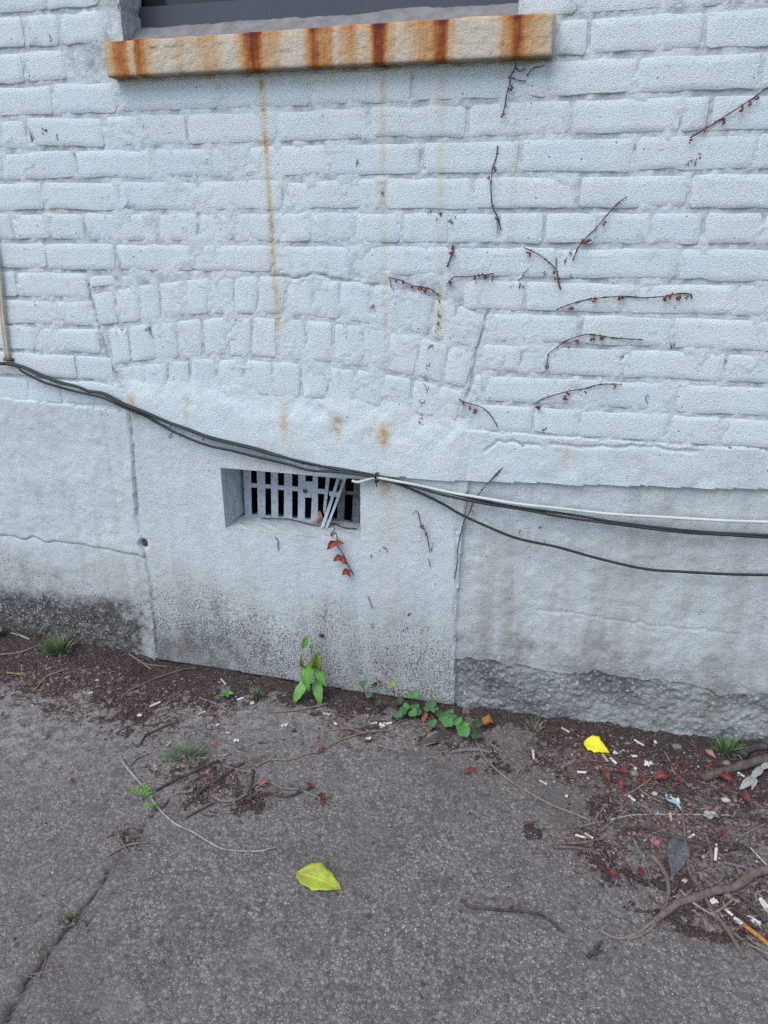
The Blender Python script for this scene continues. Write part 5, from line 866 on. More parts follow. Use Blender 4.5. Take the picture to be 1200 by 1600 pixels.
# ------------------------------------------------------------------ vent grille
gy0 = D['HOLE_DEPTH']; GR = D['GRILLE']
gl = GR['bars'][0][0]
vent = empty("vent_grille", (gl[0], gy0, gl[1]), "broken pale grey slotted vent grille with bent strips in the basement opening", "vent grille")
gp = MAT['grille_paint']
for q in GR['bars']: prism(q, gy0 + .0028, gy0 - .0004, vent, "bar", gp)
for nm in ('top', 'bot'): prism(GR[nm], gy0 + .0024, gy0, vent, "rail", gp)
for q in GR['mid']: prism(q, gy0 + .0024, gy0 + .0002, vent, "cross_piece", gp)
prism(GR['boss'], gy0 + .0026, gy0 - .0002, vent, "screw_plate", gp)
s0 = GR['screw']; v, f = blob((s0[0], gy0 - .002, s0[1]), .0062, .0024, .0062, 3, .08, 10, 6)
mesh("screw", v, f, MAT['dark_metal'], vent)
def bent(q, ya, yb_, name):
    q = [tuple(np.array(q[i]) * .86 + np.array(q[j]) * .14) for i, j in ((0, 1), (1, 0), (2, 3), (3, 2))]
    """A strip bent outwards: outline quad (bottom left, bottom right, top right, top left)."""
    bl, br, tr, tl = [np.array(p) for p in q]; V = []; n = 10
    for i in range(n + 1):
        t = i / n; y = ya * (1 - t) ** 1.6 + yb_ * (1 - (1 - t) ** 1.6)
        l = bl + (tl - bl) * t; r = br + (tr - br) * t
        V += [(l[0], y, l[1]), (r[0], y - .001, r[1]), (r[0], y + .0018, r[1]), (l[0], y + .0028, l[1])]
    Fc = [(0, 1, 2, 3), (n * 4 + 3, n * 4 + 2, n * 4 + 1, n * 4)]
    for i in range(n):
        for k in range(4):
            k2 = (k + 1) % 4; Fc.append((i * 4 + k, i * 4 + 4 + k, i * 4 + 4 + k2, i * 4 + k2))
    return mesh(name, V, Fc, gp, vent, None, False)
for q in GR['strips']: bent(q, .064, .102, "bent_strip")
bent(GR['strip3'], .098, .106, "bent_strip")
prism(GR['links'][0], .068, .065, vent, "cross_piece", gp); prism(GR['links'][1], .098, .0955, vent, "cross_piece", gp); prism(GR['links'][2], .104, .1015, vent, "cross_piece", gp)
ol = GR['old'][0][0]
old = empty("inner_grille", (ol[0], .127, ol[1]), "older dark grey grille behind the broken right part of the vent", "vent grille")
for q in GR['old']: prism(q, .130, .126, old, "bar", MAT['old_metal'])
prism(GR['oldmid'], .1305, .1275, old, "rail", MAT['old_metal']); prism(GR['oldbot'], .130, .1245, old, "rail", MAT['old_metal'])
fl = [(hx0 + .004, hz0 - .012), (hx0 + .014, hz0 - .012), (hx0 + .013, hz1 + .01), (hx0 + .003, hz1 + .01)]
prism(fl, .118, .110, vent, "frame_edge", MAT['old_metal'])
wp = smooth_path([(x, .080 + .012 * math.sin(i * 1.7), max(z, hz0 + .003)) for i, (x, z) in enumerate(GR['wire'])], 4)
v, f = tube_geo(wp, .0016, .0016, 6); props(mesh("loose_wire", v, f, MAT['dark_metal']), "thin dark wire lying along the ledge in front of the vent grille", "wire")
q = GR['leaf']; V = []; n = len(q); c0 = np.mean(q, 0)
for k, off in ((0, 0), (1, .0012)):
    V.append((c0[0], .083 + off, c0[1]))
    for i, p in enumerate(q): V.append((p[0], .088 + .006 * math.sin(i * 2.1) + off, max(p[1], hz0 - .001)))
Fc = [(0, 1 + i, 1 + (i + 1) % n) for i in range(n)] + [(n + 1, n + 2 + (i + 1) % n, n + 2 + i) for i in range(n)] + [(1 + i, n + 2 + i, n + 2 + (i + 1) % n, 1 + (i + 1) % n) for i in range(n)]
props(mesh("dead_leaf", V, Fc, MAT['leaf_tan'], None, None, False, [(.5, .8)] * len(V)), "curled tan dead leaf caught at the foot of the vent grille", "leaf")

# ------------------------------------------------------------------ cables
CB = D['CABLES']
def cable(key, r, off, mat, name, label, seed=0, grp="cables clipped across the wall", wob=.0015):
    pts = [(x, -(r + off + wob * math.sin(i * 1.3 + seed)), z) for i, (x, z) in enumerate(CB[key])]
    v, f = tube_geo(smooth_path(pts, 6), r, r, 10); o = mesh(name, v, f, mat); return props(o, label, "cable", grp)
cable('a', .0030, .0105, MAT['black_rubber'], "black_cable", "black cable that stays just under the white one on the right half", 1)
CB['c'] = [(x, z - .0015) for x, z in CB['a'][:16]] + [p for p in CB['c'] if p[0] > CB['a'][17][0] - .01]
cable('c', .0030, .0145, MAT['black_rubber'], "black_cable", "black cable twisted with the bundle at the left and doubling the upper run at right", 2, wob=.003)
cable('b', .0032, .0135, MAT['black_rubber'], "black_cable", "black cable that drops away lowest to the right edge", 3, wob=.002)
cable('w', .0035, .0135, MAT['white_plastic'], "white_cable", "white cable leaving the vent corner and running to the right edge", 4)
cable('y1', .0036, .006, MAT['cream_plastic'], "cream_cable", "right one of two cream cables running down the brick at the left edge", 5, "cream cables at the left edge", .0005)
cable('y2', .0036, .006, MAT['cream_plastic'], "cream_cable", "left one of two cream cables running down the brick at the left edge", 6, "cream cables at the left edge", .0005)
tx, tz = CB['tie']; ring = [(tx + .001 * math.sin(i), -.0165 + .0165 * math.cos(w), tz + .0115 * math.sin(w)) for i, w in enumerate(np.linspace(0, 2 * math.pi, 17))]
a = Acc(); a.tube(ring, .0022, .0022, 5); a.add(*blob((tx - .001, -.034, tz + .008), .004, .003, .004, 2, .05, 6, 4)); a.tube([(tx, -.033, tz + .008), (tx + .002, -.036, tz + .020)], .0012, .001, 4)
a.tube([(tx, -.030, tz - .006), (tx + .003, -.030, tz - .019)], .0014, .0012, 4)
props(a.build("cable_tie", [MAT['black_rubber']]), "black cable tie binding the cables above the vent corner", "cable tie")
tx, tz = CB['clip']; a = Acc()
for k in (-1, 1): a.tube([(tx + k * .012, -.002, tz + .004), (tx + k * .009, -.010, tz + .001), (tx + k * .002, -.013, tz + .003)], .0022, .002, 5, .2, k + 4)
a.add(*blob((tx - .010, -.004, tz + .004), .005, .004, .004, 8, .3)); a.add(*blob((tx + .012, -.004, tz + .003), .004, .004, .005, 9, .3))
props(a.build("cable_clip", [MAT['rusty_clip']]), "rusty clip holding the foot of the cream cables", "clip")

# ------------------------------------------------------------------ vines on the wall
def wall_off(x, z): return -.0045 - .002 * math.sin(x * 60 + z * 40)
for i, (main, brs, buds, lab) in enumerate(D['VINES']):
    base = main[-1]
    t = empty("dry_vine", (base[0], 0, base[1]), lab, "vine", "dry vine sprigs clinging to the wall")
    r = .00125 if len(main) > 4 else .0020
    if i >= 14: r = .0010
    a = Acc()
    def off(p, k): return (p[0], wall_off(*p) - .0015 * math.sin(k * 1.9 + i) - (.030 if i == 12 and 2 <= k <= 5 else 0) * 0, p[1])
    a.tube(smooth_path([off(p, k) for k, p in enumerate(main)], 5), r * .8, r, 5, .28, i)
    R = random.Random(300 + i)
    path = smooth_path([off(p, k) for k, p in enumerate(main)], 5)
    for k in range(3, len(path) - 1, 4 if len(path) > 20 else 6):       # little rootlets and node stubs
        p = path[k]; a.tube([p, p + np.array((R.uniform(-.006, .006), R.uniform(0, .004), R.uniform(-.007, .007)))], r * .6, r * .3, 4, .2, k)
    a.build("stem", [MAT['vine']], t)
    for bq in brs:
        v, f = tube_geo(smooth_path([off(p, k) for k, p in enumerate(bq)], 4), r * .75, r * .5, 5, .25, i + 40); mesh("side_stem", v, f, MAT['vine'], t)
    for k, p in enumerate(buds):
        a = Acc(); s = R.uniform(.7, 1.15)
        pale = i == 12 or (i == 9 and k == 0)
        for q in range(4):
            w = R.uniform(0, 6.28); c_ = (p[0] + .0032 * s * math.cos(w), -.007 - R.uniform(0, .005), p[1] - .002 + .0034 * s * math.sin(w))
            a.add(*blob(c_, .0030 * s * R.uniform(.6, 1.2), .0022 * s, .0030 * s * R.uniform(.6, 1.3), i * 50 + k * 5 + q, .4, 6, 4))
        a.build("bud", [MAT['pale_bud'] if pale else MAT['bud']], t)
bs, main, lvs = D['RED_VINE']
t = empty("red_leaf_vine", (bs[0], .05, bs[1]), "thin vine with three pairs of bright red leaves hanging from the vent ledge", "vine")
pts = [(bs[0], .055, hz0 + .004), (bs[0] + .002, .015, hz0 + .003)] + [(x, -.006, z) for x, z in main]
v, f = tube_geo(smooth_path(pts, 5), .0015, .0012, 5, .2, 3); mesh("stem", v, f, MAT['vine'], t)
for i, (a0, b0) in enumerate(lvs):
    leaf("leaf", 'leaf_bright_red', t, base=(a0[0], -.008, a0[1]), tip=(b0[0], -.020, b0[1] - .006), normal=(.2 * (-1) ** i, -1, .45), width=.018 - .002 * (i // 2), fold=.35, droop=.25, wave=.3, seed=i, shape='heart', n=7)
# the little marks old tendrils left on the paint
a = Acc(); R = random.Random(5)
for x, z in D['REMNANTS']:
    for q in range(R.randint(2, 4)):
        p = np.array((x + R.gauss(0, .003), -.0015, z + R.gauss(0, .004)))
        a.tube([p, p + np.array((R.gauss(0, .002), -.0008, R.gauss(0, .003))), p + np.array((R.gauss(0, .003), 0, R.gauss(0, .004)))], .0009, .0005, 4, .2, q)
props(a.build("vine_rootlets", [MAT['ivy_mark']], None, (0, 0, .9)), "dark scattered rootlet marks left on the paint by old vines", None, None, "stuff")

# ------------------------------------------------------------------ plants
P = D['PLANT']; st = P['stem']
t = empty("green_weed_plant", (st[0][0], -.03, top_h(st[0][0], -.03)), "young bright green leafy plant growing at the wall foot below the vent", "plant")
pts = [(st[0][0], -.03, top_h(st[0][0], -.03) - .01)] + [(x, -.032 - .002 * k, z) for k, (x, z) in enumerate(st[1:])]
v, f = tube_geo(smooth_path(pts, 4), .0020, .0013, 6, .1, 2); mesh("stem", v, f, MAT['vine'], t)
for i, (b, e, w, cv, k) in enumerate(P['leaves']):
    yb_ = -.040 - .006 * (i % 3); yt = yb_ - (.030 if i > 2 else .006) - .010 * (i == 3)
    leaf("leaf", ('leaf_green', 'leaf_curl', 'leaf_pale')[k], t, base=(b[0], yb_, b[1]), tip=(e[0], yt, e[1]), normal=(.25 * (-1) ** i, -1, .55), width=w, fold=cv * .8, droop=.12, wave=.15, seed=i + 7, shape='heart', n=10)
    sp = smooth_path([pts[min(len(pts) - 1, 2 + (i % 4))], ((b[0] + pts[3][0]) / 2, yb_ + .002, b[1] + .003), (b[0], yb_, b[1])], 3)
    v, f = tube_geo(sp, .0010, .0009, 5); mesh("leaf_stalk", v, f, MAT['leaf_green'], t)
x, z = D['DARKSPOT']; v, f = blob((x, -.004, z), .0075, .003, .006, 4, .4)
props(mesh("dark_leaf_scrap", v, f, MAT['vine']), "small blackish leaf scrap stuck to the panel above the green plant", "leaf")
gid = 0
for lf, lab in D['CREEPERS']:
    c0 = np.mean([q[0] for q in lf], 0); g0 = top_h(c0[0], c0[1])
    t = empty("creeper_plant", (c0[0], c0[1], g0), lab, "plant", "green creepers at the wall foot")
    a = Acc(); R = random.Random(gid)
    order = sorted(lf, key=lambda q: q[0][0])
    a.tube(smooth_path([(p[0], min(p[1], -.012), top_h(*p) + .006) for p, s, k in order], 4), .0016, .0012, 5, .15, gid)
    hs = []
    for (p, s, k) in lf:
        gid += 1; x, y = p; y = min(y, -.030)
        # the outline was taken a little above the ground; leaves over the wall line stand higher
        z = top_h(x, y) + .026 + (.02 + (p[1] - y) * .75 if p[1] > y else 0) + R.uniform(-.006, .006)
        hs.append((x, y, z))
        a.tube([(x + R.uniform(-.006, .006), y + .012, top_h(x, y) + .004), (x, y + .004, z - .001)], .0012, .001, 5)
    a.build("stem", [MAT['vine']], t)
    for (p, s, k), (x, y, z) in zip(lf, hs):
        gid += 1
        an = R.uniform(-2.6, -.5); dx, dy = math.cos(an) * s * 1.15, math.sin(an) * s * 1.15
        leaf("leaf", 'creeper_%d' % k, t, base=(x - dx * .35, y - dy * .35, z + .003), tip=(x + dx * .75, y + dy * .75, z - .004), normal=(R.uniform(-.3, .3), -.55, 1), width=s * 1.55, fold=.16, droop=.14, wave=.18, seed=gid, shape='round', n=9)
x, z = D['SPRIG']; t = empty("wall_sprig", (x, -.01, z - .02), "tiny reddish sprig growing out of the panel above the creepers", "plant")
v, f = tube_geo(smooth_path([(x - .004, .0, z - .022), (x, -.012, z - .010), (x + .003, -.014, z + .012)], 4), .0012, .0008, 5); mesh("stem", v, f, MAT['vine'], t)
for i, (dx, dz, mm) in enumerate(((.004, .012, 'leaf_faded'), (.010, .002, 'leaf_faded'), (-.016, -.006, 'creeper_2'))):
    leaf("leaf", mm, t, base=(x + dx * .3, -.012, z + dz * .3 - .004), tip=(x + dx * 1.2, -.022, z + dz * 1.3), normal=(.2, -1, .4), width=.013, seed=i + 70, n=6)

def tuft(c, n, h, spread, mats, name, label, wid=.0022, seed=0, flat=.5):
    R = random.Random(seed); a = Acc(); g = top_h(*c)
    for i in range(n):
        w = R.uniform(0, 6.283); s = R.random() ** .6; L = h * R.uniform(.45, 1.1); rr = spread * s
        b = np.array((c[0] + math.cos(w) * rr * .35, min(c[1] + math.sin(w) * rr * .25, -.006), 0)); b[2] = top_h(b[0], b[1]) - .002
        d = np.array((math.cos(w) * s * flat + R.gauss(0, .12), math.sin(w) * s * flat - .1 + R.gauss(0, .12), 1 - .45 * s * flat)); d /= np.linalg.norm(d)
        tip = b + d * L; tip[2] -= L * .35 * s * flat; tip[1] = min(tip[1], -.004)
        tip[2] = max(tip[2], b[2] + .004)
        mid = b + d * L * .55; mid[1] = min(mid[1], -.005)
        sd_ = np.array((-math.sin(w + R.uniform(-1, 1)), math.cos(w), 0)) * wid * R.uniform(.6, 1.1)
        nn = np.array((0, 0, -.0004)); V = []
        for p, k in ((b, .8), ((b + mid) / 2 + (0, 0, .001), 1), (mid, .85), ((mid + tip) / 2, .55)): V += [p - sd_ * k * .5, p + nn, p + sd_ * k * .5]
        V.append(tip)
        Fc = []
        for q in range(3):
            for e in range(2): Fc.append((q * 3 + e, q * 3 + e + 1, q * 3 + e + 4, q * 3 + e + 3))
        Fc += [(9, 10, 12), (10, 11, 12)]
        a.add(V, Fc, R.choice(range(len(mats))) if R.random() < .6 else 0)
    return props(a.build(name, [MAT[q] for q in mats], None, (c[0], c[1], g)), label, "grass tuft", "grass tufts and weeds")
sp = dict(big=(230, .060, .075, ['grass', 'grass_blue', 'grass_dry'], .0026), spidery=(170, .055, .085, ['grass_blue', 'grass_blue', 'grass_dry'], .0019), small=(130, .05, .06, ['grass', 'grass', 'grass_dry'], .0026),
          dry=(40, .040, .05, ['grass_dry', 'grass_blue'], .0018), tiny=(34, .026, .022, ['grass', 'grass_dry'], .0020), tiny2=(12, .016, .014, ['grass', 'grass_blue'], .0022), dull=(50, .034, .045, ['grass_blue', 'grass', 'grass_dry'], .0030))
for k, (c, nm, lab) in enumerate(D['TUFTS']):
    n, h, s_, mm, wd = sp[nm]; c = (c[0], min(c[1], -.02))
    tuft(c, n, h, s_, mm, "grass_tuft", lab, wd, 60 + k, 1.0 if nm == 'spidery' else .8)
c = D['SEEDLING']; g = top_h(*c); t = empty("green_seedling", (*c, g), "small bright green seedling in the soil left of the green plant", "plant")
v, f = tube_geo([np.array((c[0], c[1], g - .004)), np.array((c[0], c[1], g + .012))], .0012, .001, 5); mesh("stem", v, f, MAT['leaf_green'], t)
for i in range(5):
    w = i * 1.25 + .3; leaf("leaf", 'creeper_0' if i else 'creeper_3', t, base=(c[0], c[1], g + .011), tip=(c[0] + .020 * math.cos(w), c[1] + .017 * math.sin(w), g + .014), normal=(0, -.3, 1), width=.012, seed=90 + i, n=6, shape='oval')
c = D['BROADLEAF']; c = (c[0], -.03); g = top_h(*c); t = empty("broad_leaf_weed", (*c, g), "low broad leaved weed at the left edge against the wall", "plant")
for i, (dx, dy, dz) in enumerate(((-.05, -.01, .02), (.035, -.012, .022), (-.02, -.03, .018))):
    leaf("leaf", 'creeper_1', t, base=(c[0], c[1], g + .006), tip=(c[0] + dx, c[1] + dy, g + dz), normal=(0, -.6, 1), width=.034, seed=110 + i, shape='oval')
c0, s1, s2, s3 = D['FERN']; g = top_h(*c0); t = empty("paired_leaf_weed", (*c0, g), "little yellow green weed with paired leaflets beside the whitish twig", "plant")
k = 0
for s_ in (s1, s2, s3):
    pts = [np.array((x, y, top_h(x, y) + .004 + .008 * i)) for i, (x, y) in enumerate(s_)]
    pts[0][2] = g; pth = smooth_path(pts, 4); v, f = tube_geo(pth, .0008, .0006, 5); mesh("stem", v, f, MAT['creeper_3'], t)
    for i in range(2, len(pth), 2):
        d = pth[i] - pth[i - 1]; d /= np.linalg.norm(d); q = np.cross(d, (0, 0, 1))
        for sgn in (-1, 1):
            k += 1; leaf("leaflet", 'creeper_3', t, base=pth[i], tip=pth[i] + q * sgn * .010 + d * .003, normal=(0, -.3, 1), width=.0065, seed=k, n=5, shape='oval', fold=.1)

# ------------------------------------------------------------------ twigs and the branch
def lay(pts, r0, r1, lift=0):
    n = len(pts); out = []
    for i, (x, y) in enumerate(pts):
        r = r0 + (r1 - r0) * i / max(1, n - 1); out.append((x, min(y, -.004 - r), top_h(x, y) + r * .85 + lift))
    return out
for i, (nm, pts, r0, r1, mt, lab) in enumerate(D['TWIGS']):
    R = random.Random(500 + i)
    if len(pts) == 2:
        a0, b0 = np.array(pts[0]), np.array(pts[1]); L = np.linalg.norm(b0 - a0); pr_ = np.array((-(b0 - a0)[1], (b0 - a0)[0]))
        pts = [tuple(a0 + (b0 - a0) * t_ + pr_ * R.uniform(-.05, .05) * (0 < t_ < 1)) for t_ in (0, .35, .7, 1)]
    p3 = lay(pts, r0 * .92, r1 * .92, R.uniform(0, .0012))
    path = smooth_path(p3, 5)
    a = Acc()
    if nm in ('stick', 'wood_splinter'):
        a.tube(path, r0, r1, 8, .16, i)
        for k in range(3): a.tube([p + np.array((0, R.uniform(-.5, .5) * r0, r0 * .75)) for p in path], r0 * .22, r1 * .2, 5, .3, i + k)
    else:
        a.tube(path, r0 * .92, r1 * .92, 7, .13, i)
        if r0 > .0026 and len(path) > 9:
            for k in range(2 + (len(path) > 30)):
                j = R.randrange(3, len(path) - 2); p = path[j]; d = path[j + 1] - path[j - 1]; d /= np.linalg.norm(d); q = np.cross(d, (0, 0, 1)) * R.choice((-1, 1))
                e = p + (q * .8 + d) * R.uniform(.006, .014); a.tube([p, e + np.array((0, 0, .002))], r1 * .7, r1 * .45, 5, .2, k)
    o = a.build(nm, [MAT['twig_' + mt]], None, tuple(path[0])); props(o, lab, nm.split('_')[-1] if nm != 'wood_splinter' else 'splinter', "twigs and sticks on the concrete")
b1, b2, b3 = D['BRANCH']
p1 = smooth_path(lay(b1, .0092, .0062), 6)
t = empty("fallen_branch", tuple(p1[0]), "thick curved fallen branch ending in a thin fork at the lower right", "branch")
a = Acc(); a.tube(p1, .0092, .0062, 10, .07, 3)
for j, q in ((26, 1), (38, -1), (50, 1)):
    p = p1[j]; a.add(*blob(p + np.array((0, 0, .003)), .008, .007, .006, j, .2))
a.build("main_limb", [MAT['twig_brown']], t)
for bq, r0 in ((b2, .0042), (b3, .0034)):
    v, f = tube_geo(smooth_path(lay(bq, r0, .002), 6), r0, .0018, 7, .12, 5); mesh("fork_twig", v, f, MAT['twig_grey'], t)

# ------------------------------------------------------------------ cigarette ends, scraps, stones, leaves
for i, (a0, b0, k, lab) in enumerate(D['BUTTS']):
    R = random.Random(700 + i); r = .0033
    p = np.array((a0[0], min(a0[1], -.008), 0)); q = np.array((b0[0], min(b0[1], -.008), 0)); d = (q - p) / np.linalg.norm(q - p)
    p = p - d * .0015; q = q + d * .0015
    p[2] = top_h(*p[:2]) + r * .8 + R.uniform(0, .001); q[2] = top_h(*q[:2]) + r * .8 + R.uniform(0, .001)
    a = Acc(); path = [p + (q - p) * t_ for t_ in (0, .04, .3, .55, .8, .96, 1)]; b_ = len(a.v)
    a.tube(path, r, r * R.uniform(.82, 1), 9, .05, i)
    sq = np.array((0, 0, R.uniform(.72, .95)))
    cz_ = np.array([v[2] for v in a.v]).mean()
    for v in a.v: v[2] = cz_ + (v[2] - cz_) * sq[2]
    a.mi[-1] = 1; a.mi[-2] = 1
    if k == 2:
        for fi in range(9 * 3, 9 * 6): a.mi[fi] = 2
    if i % 3 == 0 and k == 0:
        for fi in range(9 * 4): a.mi[fi] = 3
    mats = [MAT['butt_tan' if k == 1 else 'butt_white'], MAT['butt_end'], MAT['band_blue'], MAT['butt_tan']]
    props(a.build("cigarette_butt", mats, None, tuple(p)), lab, "cigarette butt", "cigarette butts in the litter")
og = D['ORANGE']; p3 = [np.array(q) for q in lay(og, .0040, .0040)]
t = empty("smoked_cigarette", tuple(p3[0]), "cigarette end with bright orange filter and white paper stub at the right edge", "cigarette butt", "cigarette butts in the litter")
v, f = tube_geo(smooth_path([p3[0], p3[0] * .5 + p3[1] * .5, p3[1]], 3), .0038, .0040, 10, .05, 1); mesh("paper", v, f, MAT['butt_white'], t)
v, f = tube_geo(smooth_path([p3[1], p3[2], p3[3]], 4), .0041, .0040, 10, .04, 2); mesh("filter", v, f, MAT['butt_orange'], t)

def scrap(c, wx, wy, mat, seed, name, label, cat, h=.005, grp="scraps of paper in the litter", rot=None):
    R = random.Random(seed); n = 7; V = []; w = R.uniform(0, 3.1) if rot is None else rot
    x0, y0 = c; y0 = min(y0, -.012); g = top_h(x0, y0)
    for j in range(n):
        for i in range(n):
            u = i / (n - 1) - .5; q = j / (n - 1) - .5; cut = 1 - .35 * (abs(u) * 2) ** 3 * (abs(q) * 2) ** 3
            k = 1 + R.gauss(0, .09); dx = u * wx * cut * k; dy = q * wy * 1.5 * cut * k
            V.append(np.array((x0 + dx * math.cos(w * .3) - dy * math.sin(w * .3), y0 + dx * math.sin(w * .3) + dy * math.cos(w * .3), g + .0015 + h * R.random() * (.35 + abs(math.sin(3 * u + w))))))
    Fa = [tuple(f) for f in grid_faces(n, n).tolist()]; k = len(V); V2 = [v - np.array((0, 0, .0005)) for v in V]
    b = list(range(n)) + [i * n + n - 1 for i in range(1, n)] + [n * (n - 1) + i for i in range(n - 2, -1, -1)] + [i * n for i in range(n - 2, 0, -1)]
    Fc = Fa + [tuple(k + i for i in reversed(f)) for f in Fa] + [(p, k + p, k + q, q) for p, q in zip(b, b[1:] + b[:1])]
    return props(mesh(name, V + V2, Fc, MAT[mat], None, None, False), label, cat, grp)
for i, (c, wx, wy, lab) in enumerate(D['PAPERS']):
    scrap(c, wx * .85, wy * .85, 'paper_blue' if 'bluish' in lab else 'paper_mint' if 'mint' in lab else 'paper', 800 + i, "paper_scrap" if 'plastic' not in lab else "plastic_scrap", lab, "scrap", .007 if 'wad' in lab or 'crumpled' in lab else .004)
scrap(D['FOIL'], .024, .030, 'foil', 850, "foil_wrapper", "crumpled pale blue foil sweet wrapper among the red leaves", "wrapper", .012)
scrap(D['PINK'], .018, .012, 'pink_wrap', 851, "pink_scrap", "crumpled pink scrap at the tip of the thick dark twig", "scrap", .010)
for i, (c, s_, kd, lab) in enumerate(D['PEBBLES']):
    R = random.Random(900 + i); y = min(c[1], -.012); g = top_h(c[0], y); k = R.uniform(.75, 1.1)
    v, f = blob((c[0], y, g + s_ * .18), s_ * .62, s_ * .50 * k, s_ * .34, i, .16, 11, 7)
    props(mesh("pebble" if s_ < .019 else "stone", v, f, MAT['stone_' + kd]), lab, "pebble" if s_ < .019 else "stone", "pebbles in the litter")
for i, (a0, b0, w, mt, lab) in enumerate(D['REDS']):
    R = random.Random(950 + i); z0_ = top_h(*a0) + .003; z1_ = top_h(*b0) + .004 + R.uniform(0, .008)
    leaf("fallen_red_leaf", 'leaf_faded' if mt == 'faded' else 'leaf_red', None, (a0[0], a0[1], z0_), base=(a0[0], min(a0[1], -.01), z0_), tip=(b0[0], min(b0[1], -.01), z1_), normal=(R.uniform(-.5, .5), -.5, 1), width=w * R.uniform(.65, 1.15),
         fold=R.uniform(.1, .7), droop=R.uniform(.05, .4), wave=R.uniform(.2, .7), seed=i, shape=R.choice(('heart', 'oval', 'lance')), n=8, curl=R.uniform(-.2, .5)).update_tag()
    o = COL.objects[-1]; props(o, lab, "leaf", "fallen red leaves")
def big_leaf(key, w, mat, lab, shape, nm="fallen_leaf", lift=.004, **k):
    a0, b0 = D[key]; z0_ = top_h(*a0) + lift * .5; z1_ = top_h(*b0) + lift * .4
    kw = dict(fold=.10, droop=.05, wave=.16, n=14, normal=(0, -.15, 1)); kw.update(k)
    o = leaf(nm, mat, None, (a0[0], a0[1], z0_), base=(a0[0], a0[1], z0_), tip=(b0[0], b0[1], z1_), width=w, shape=shape, **kw); return props(o, lab, "leaf")
big_leaf('YELLOW', .042, 'leaf_yellow', "vivid yellow leaf lying near the wall foot at the right", 'heart', seed=3, fold=.12, droop=.10, lift=.012, normal=(0, -.45, 1))
big_leaf('LIME', .054, 'leaf_lime', "yellow green fallen leaf with brown blotches on open concrete", 'oval', seed=4, fold=.10, droop=.07, lift=.004)
big_leaf('ORANGE_LEAF', .026, 'leaf_orange', "crumpled orange brown leaf right of the largest creeper", 'oval', seed=5, fold=.4, droop=.3, wave=.5, lift=.012, normal=(0, -.5, 1))
big_leaf('BROWN_LEAF', .030, 'leaf_brown', "dark rolled dead leaf with pale edge below the creepers", 'oval', seed=6, fold=.12, droop=.06, wave=.45, lift=.004, normal=(.1, -.4, 1))
big_leaf('GREY_LEAF', .045, 'leaf_grey', "dark blue grey dead leaf pressed flat beside the longest brown twig", 'heart', seed=7, fold=.06, wave=.25, lift=.003)
big_leaf('PALE_CHIP', .016, 'leaf_tan', "pale tan triangular leaf bit left of the right grass tuft", 'lance', seed=8, fold=.2, lift=.008)
big_leaf('GREY_CHIP', .022, 'leaf_ash', "ash grey leaf bit with jagged edge right of the level straw", 'oval', seed=9, fold=.2, wave=.4, lift=.008)
# pale lobed leaf: a spine with finger lobes
pl_ = D['PALE_LEAF']; t = empty("lobed_dry_leaf", (*pl_[-1], top_h(*pl_[-1])), "pale ash grey dry leaf with finger lobes at the right edge", "leaf")
for i in range(3):
    a0 = pl_[i + 1]; b0 = pl_[i]; leaf("lobe", 'leaf_ash', t, base=(a0[0] + .004, a0[1] + .002, top_h(*a0) + .010), tip=(b0[0] - .006, b0[1] - .004, top_h(*b0) + .006), normal=(.1, -.4, 1), width=.018 - .002 * i, fold=.3, seed=30 + i, shape='oval', n=8)
for i, (dx, dy) in enumerate(((-.004, -.030), (-.022, -.020))):
    a0 = pl_[1 + i]; leaf("lobe", 'leaf_ash', t, base=(a0[0] + .006, a0[1] + .006, top_h(*a0) + .009), tip=(a0[0] + dx, a0[1] + dy, top_h(a0[0] + dx, a0[1] + dy) + .004), normal=(.1, -.4, 1), width=.014, fold=.3, seed=40 + i, shape='lance', n=8)

# ------------------------------------------------------------------ the uncountable litter: crumbs of bark, straw, grit
def scatter(n_scale, inside_only, seed, minx=-1.9, maxx=1.0):
    R = np.random.default_rng(seed); out = []
    for (cx_, cy_), r, n in D['GRIT']:
        n = int(n * n_scale); x = cx_ + R.normal(0, r * .75, n); y = cy_ + R.normal(0, r * .42, n)
        ok = (y < -.006) & (x > minx) & (x < maxx); x, y = x[ok], y[ok]
        if inside_only is not None: s_ = soil_t(x, y) > inside_only; x, y = x[s_], y[s_]
        out.append(np.stack([x, y], 1))
    p = np.concatenate(out); z = np.maximum(ground_h(p[:, 0], p[:, 1]), ground_h(p[:, 0], p[:, 1]) + soil_t(p[:, 0], p[:, 1]))
    return p, z
def crumbs(name, mats, n_scale, seed, smin, smax, flat, label, inside):
    p, z = scatter(n_scale, inside, seed); R = random.Random(seed); a = Acc()
    for (x, y), h in zip(p, z):
        s = smin + (smax - smin) * R.random() ** 2.2; w = R.uniform(0, 6.28); e = R.uniform(.45, 1); c_, n_ = math.cos(w), math.sin(w)
        V = []
        for dx, dy, dz in ((-1, -e * .6, 0), (.8, -e, 0), (1, e * .7, 0), (-.7, e, 0), (-.4, -.2 * e, flat), (.5, .1 * e, flat * R.uniform(.5, 1.2))):
            dx *= R.uniform(.7, 1.1); dy *= R.uniform(.7, 1.1); V.append(np.array((x + (dx * c_ - dy * n_) * s, y + (dx * n_ + dy * c_) * s, h - .0006 + dz * s)))
        a.add(V, [(0, 1, 5, 4), (1, 2, 5), (2, 3, 4, 5), (3, 0, 4)], R.randrange(len(mats)))
    return props(a.build(name, [MAT[q] for q in mats], None, (-.5, -.2, 0), False), label, None, None, "stuff")
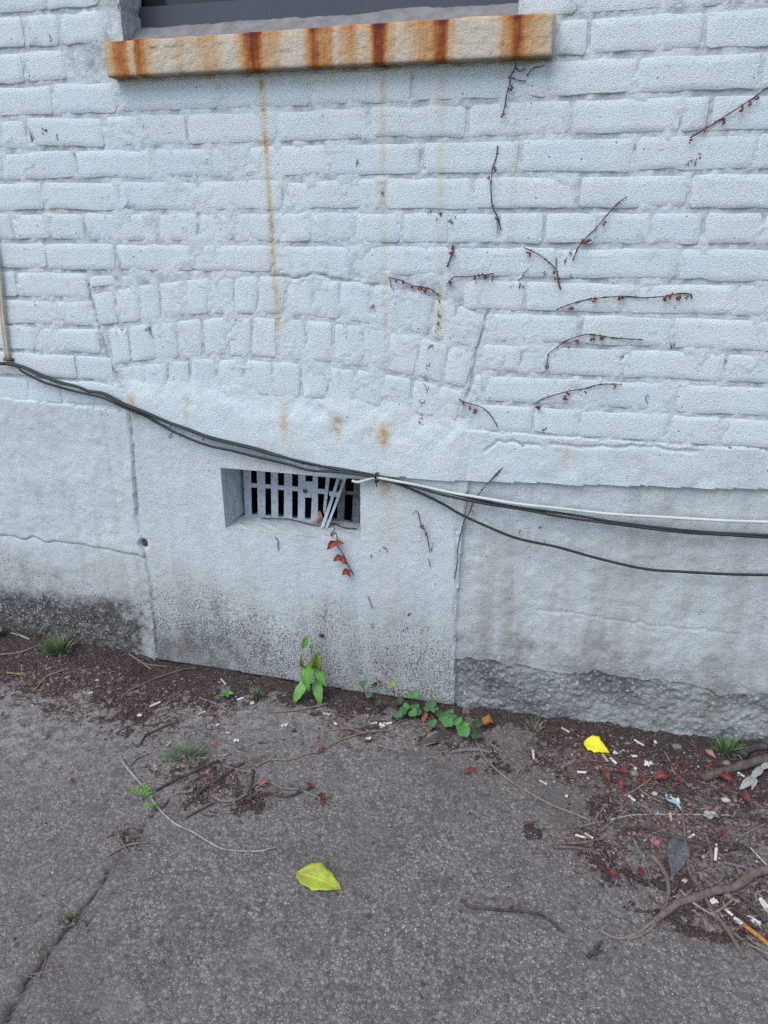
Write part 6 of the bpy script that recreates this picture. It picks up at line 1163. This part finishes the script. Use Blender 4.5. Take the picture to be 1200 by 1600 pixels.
simple('leaf_crumb', (.20, .05, .045), (.12, .035, .032), 90, .9); simple('bark_dark', (.06, .045, .042), (.10, .066, .06), 90, .95); simple('bark_red', (.11, .042, .038), (.07, .030, .028), 90, .95); simple('bark_tan', (.24, .19, .165), (.17, .13, .115), 90, .95)
crumbs("bark_crumbs", ['bark_dark', 'bark_red', 'bark_dark', 'bark_tan', 'stone_pink'], 5.0, 1, .0014, .0065, .5, "dark and reddish crumbs of bark and leaf strewn over the soil", -.0065)
crumbs("grit", ['stone_tan', 'stone_pink', 'stone_tan', 'stone_grey', 'stone_white'], 1.0, 2, .0012, .0056, .7, "small pale and pinkish grit scattered along the wall foot", None)
crumbs("pale_chips", ['paper', 'stone_white'], .07, 3, .0010, .0036, .5, "tiny whitish chips scattered in the litter", None)
GR_ = D['GRIT']; D['GRIT'] = [((.10, -.13), .10, 260), ((.33, -.15), .10, 220), ((.30, -.33), .09, 160), ((-.55, -.20), .08, 30)]
crumbs("red_leaf_crumbs", ['bark_red', 'leaf_crumb', 'bark_dark'], 1.5, 7, .0020, .0085, .4, "reddish crumbs of shredded leaf matted among the red leaves", None)
D['GRIT'] = GR_
p, z = scatter(1.5, -.006, 4); R = random.Random(4); a = Acc()
for (x, y), h in zip(p, z):
    w = R.uniform(0, 3.14); L = R.uniform(.006, .034); dx, dy = math.cos(w) * L, math.sin(w) * L * .7; k = R.gauss(0, .004)
    a.tube([(x, y, h + .001), (x + dx * .5 - dy * k * 20, min(y + dy * .5 + k, -.004), h + .0022 + R.random() * .002), (x + dx, min(y + dy, -.004), h + .001)], R.uniform(.0005, .0012), .0005, 4, .1, 1, R.randrange(5))
props(a.build("straw_litter", [MAT['twig_' + q] for q in ('tan', 'brown', 'dark', 'grey', 'red')], None, (-.5, -.2, 0)), "fine stalks and needles tangled over the soil", None, None, "stuff")
# lone specks on the open concrete
R = random.Random(6); a = Acc()
for i in range(260):
    x = R.uniform(-1.3, .5); y = R.uniform(-1.25, -.2); s = .0008 + .0026 * R.random() ** 4; h = top_h(x, y)
    a.add(*blob((x, y, h + s * .3), s, s * R.uniform(.6, 1), s * .6, i, .3, 6, 4), mi=R.randrange(4))
props(a.build("loose_specks", [MAT[q] for q in ('stone_grey', 'bark_dark', 'bark_red', 'stone_white')], None, (-.4, -.6, 0)), "tiny loose specks of stone and bark on the open concrete", None, None, "stuff")
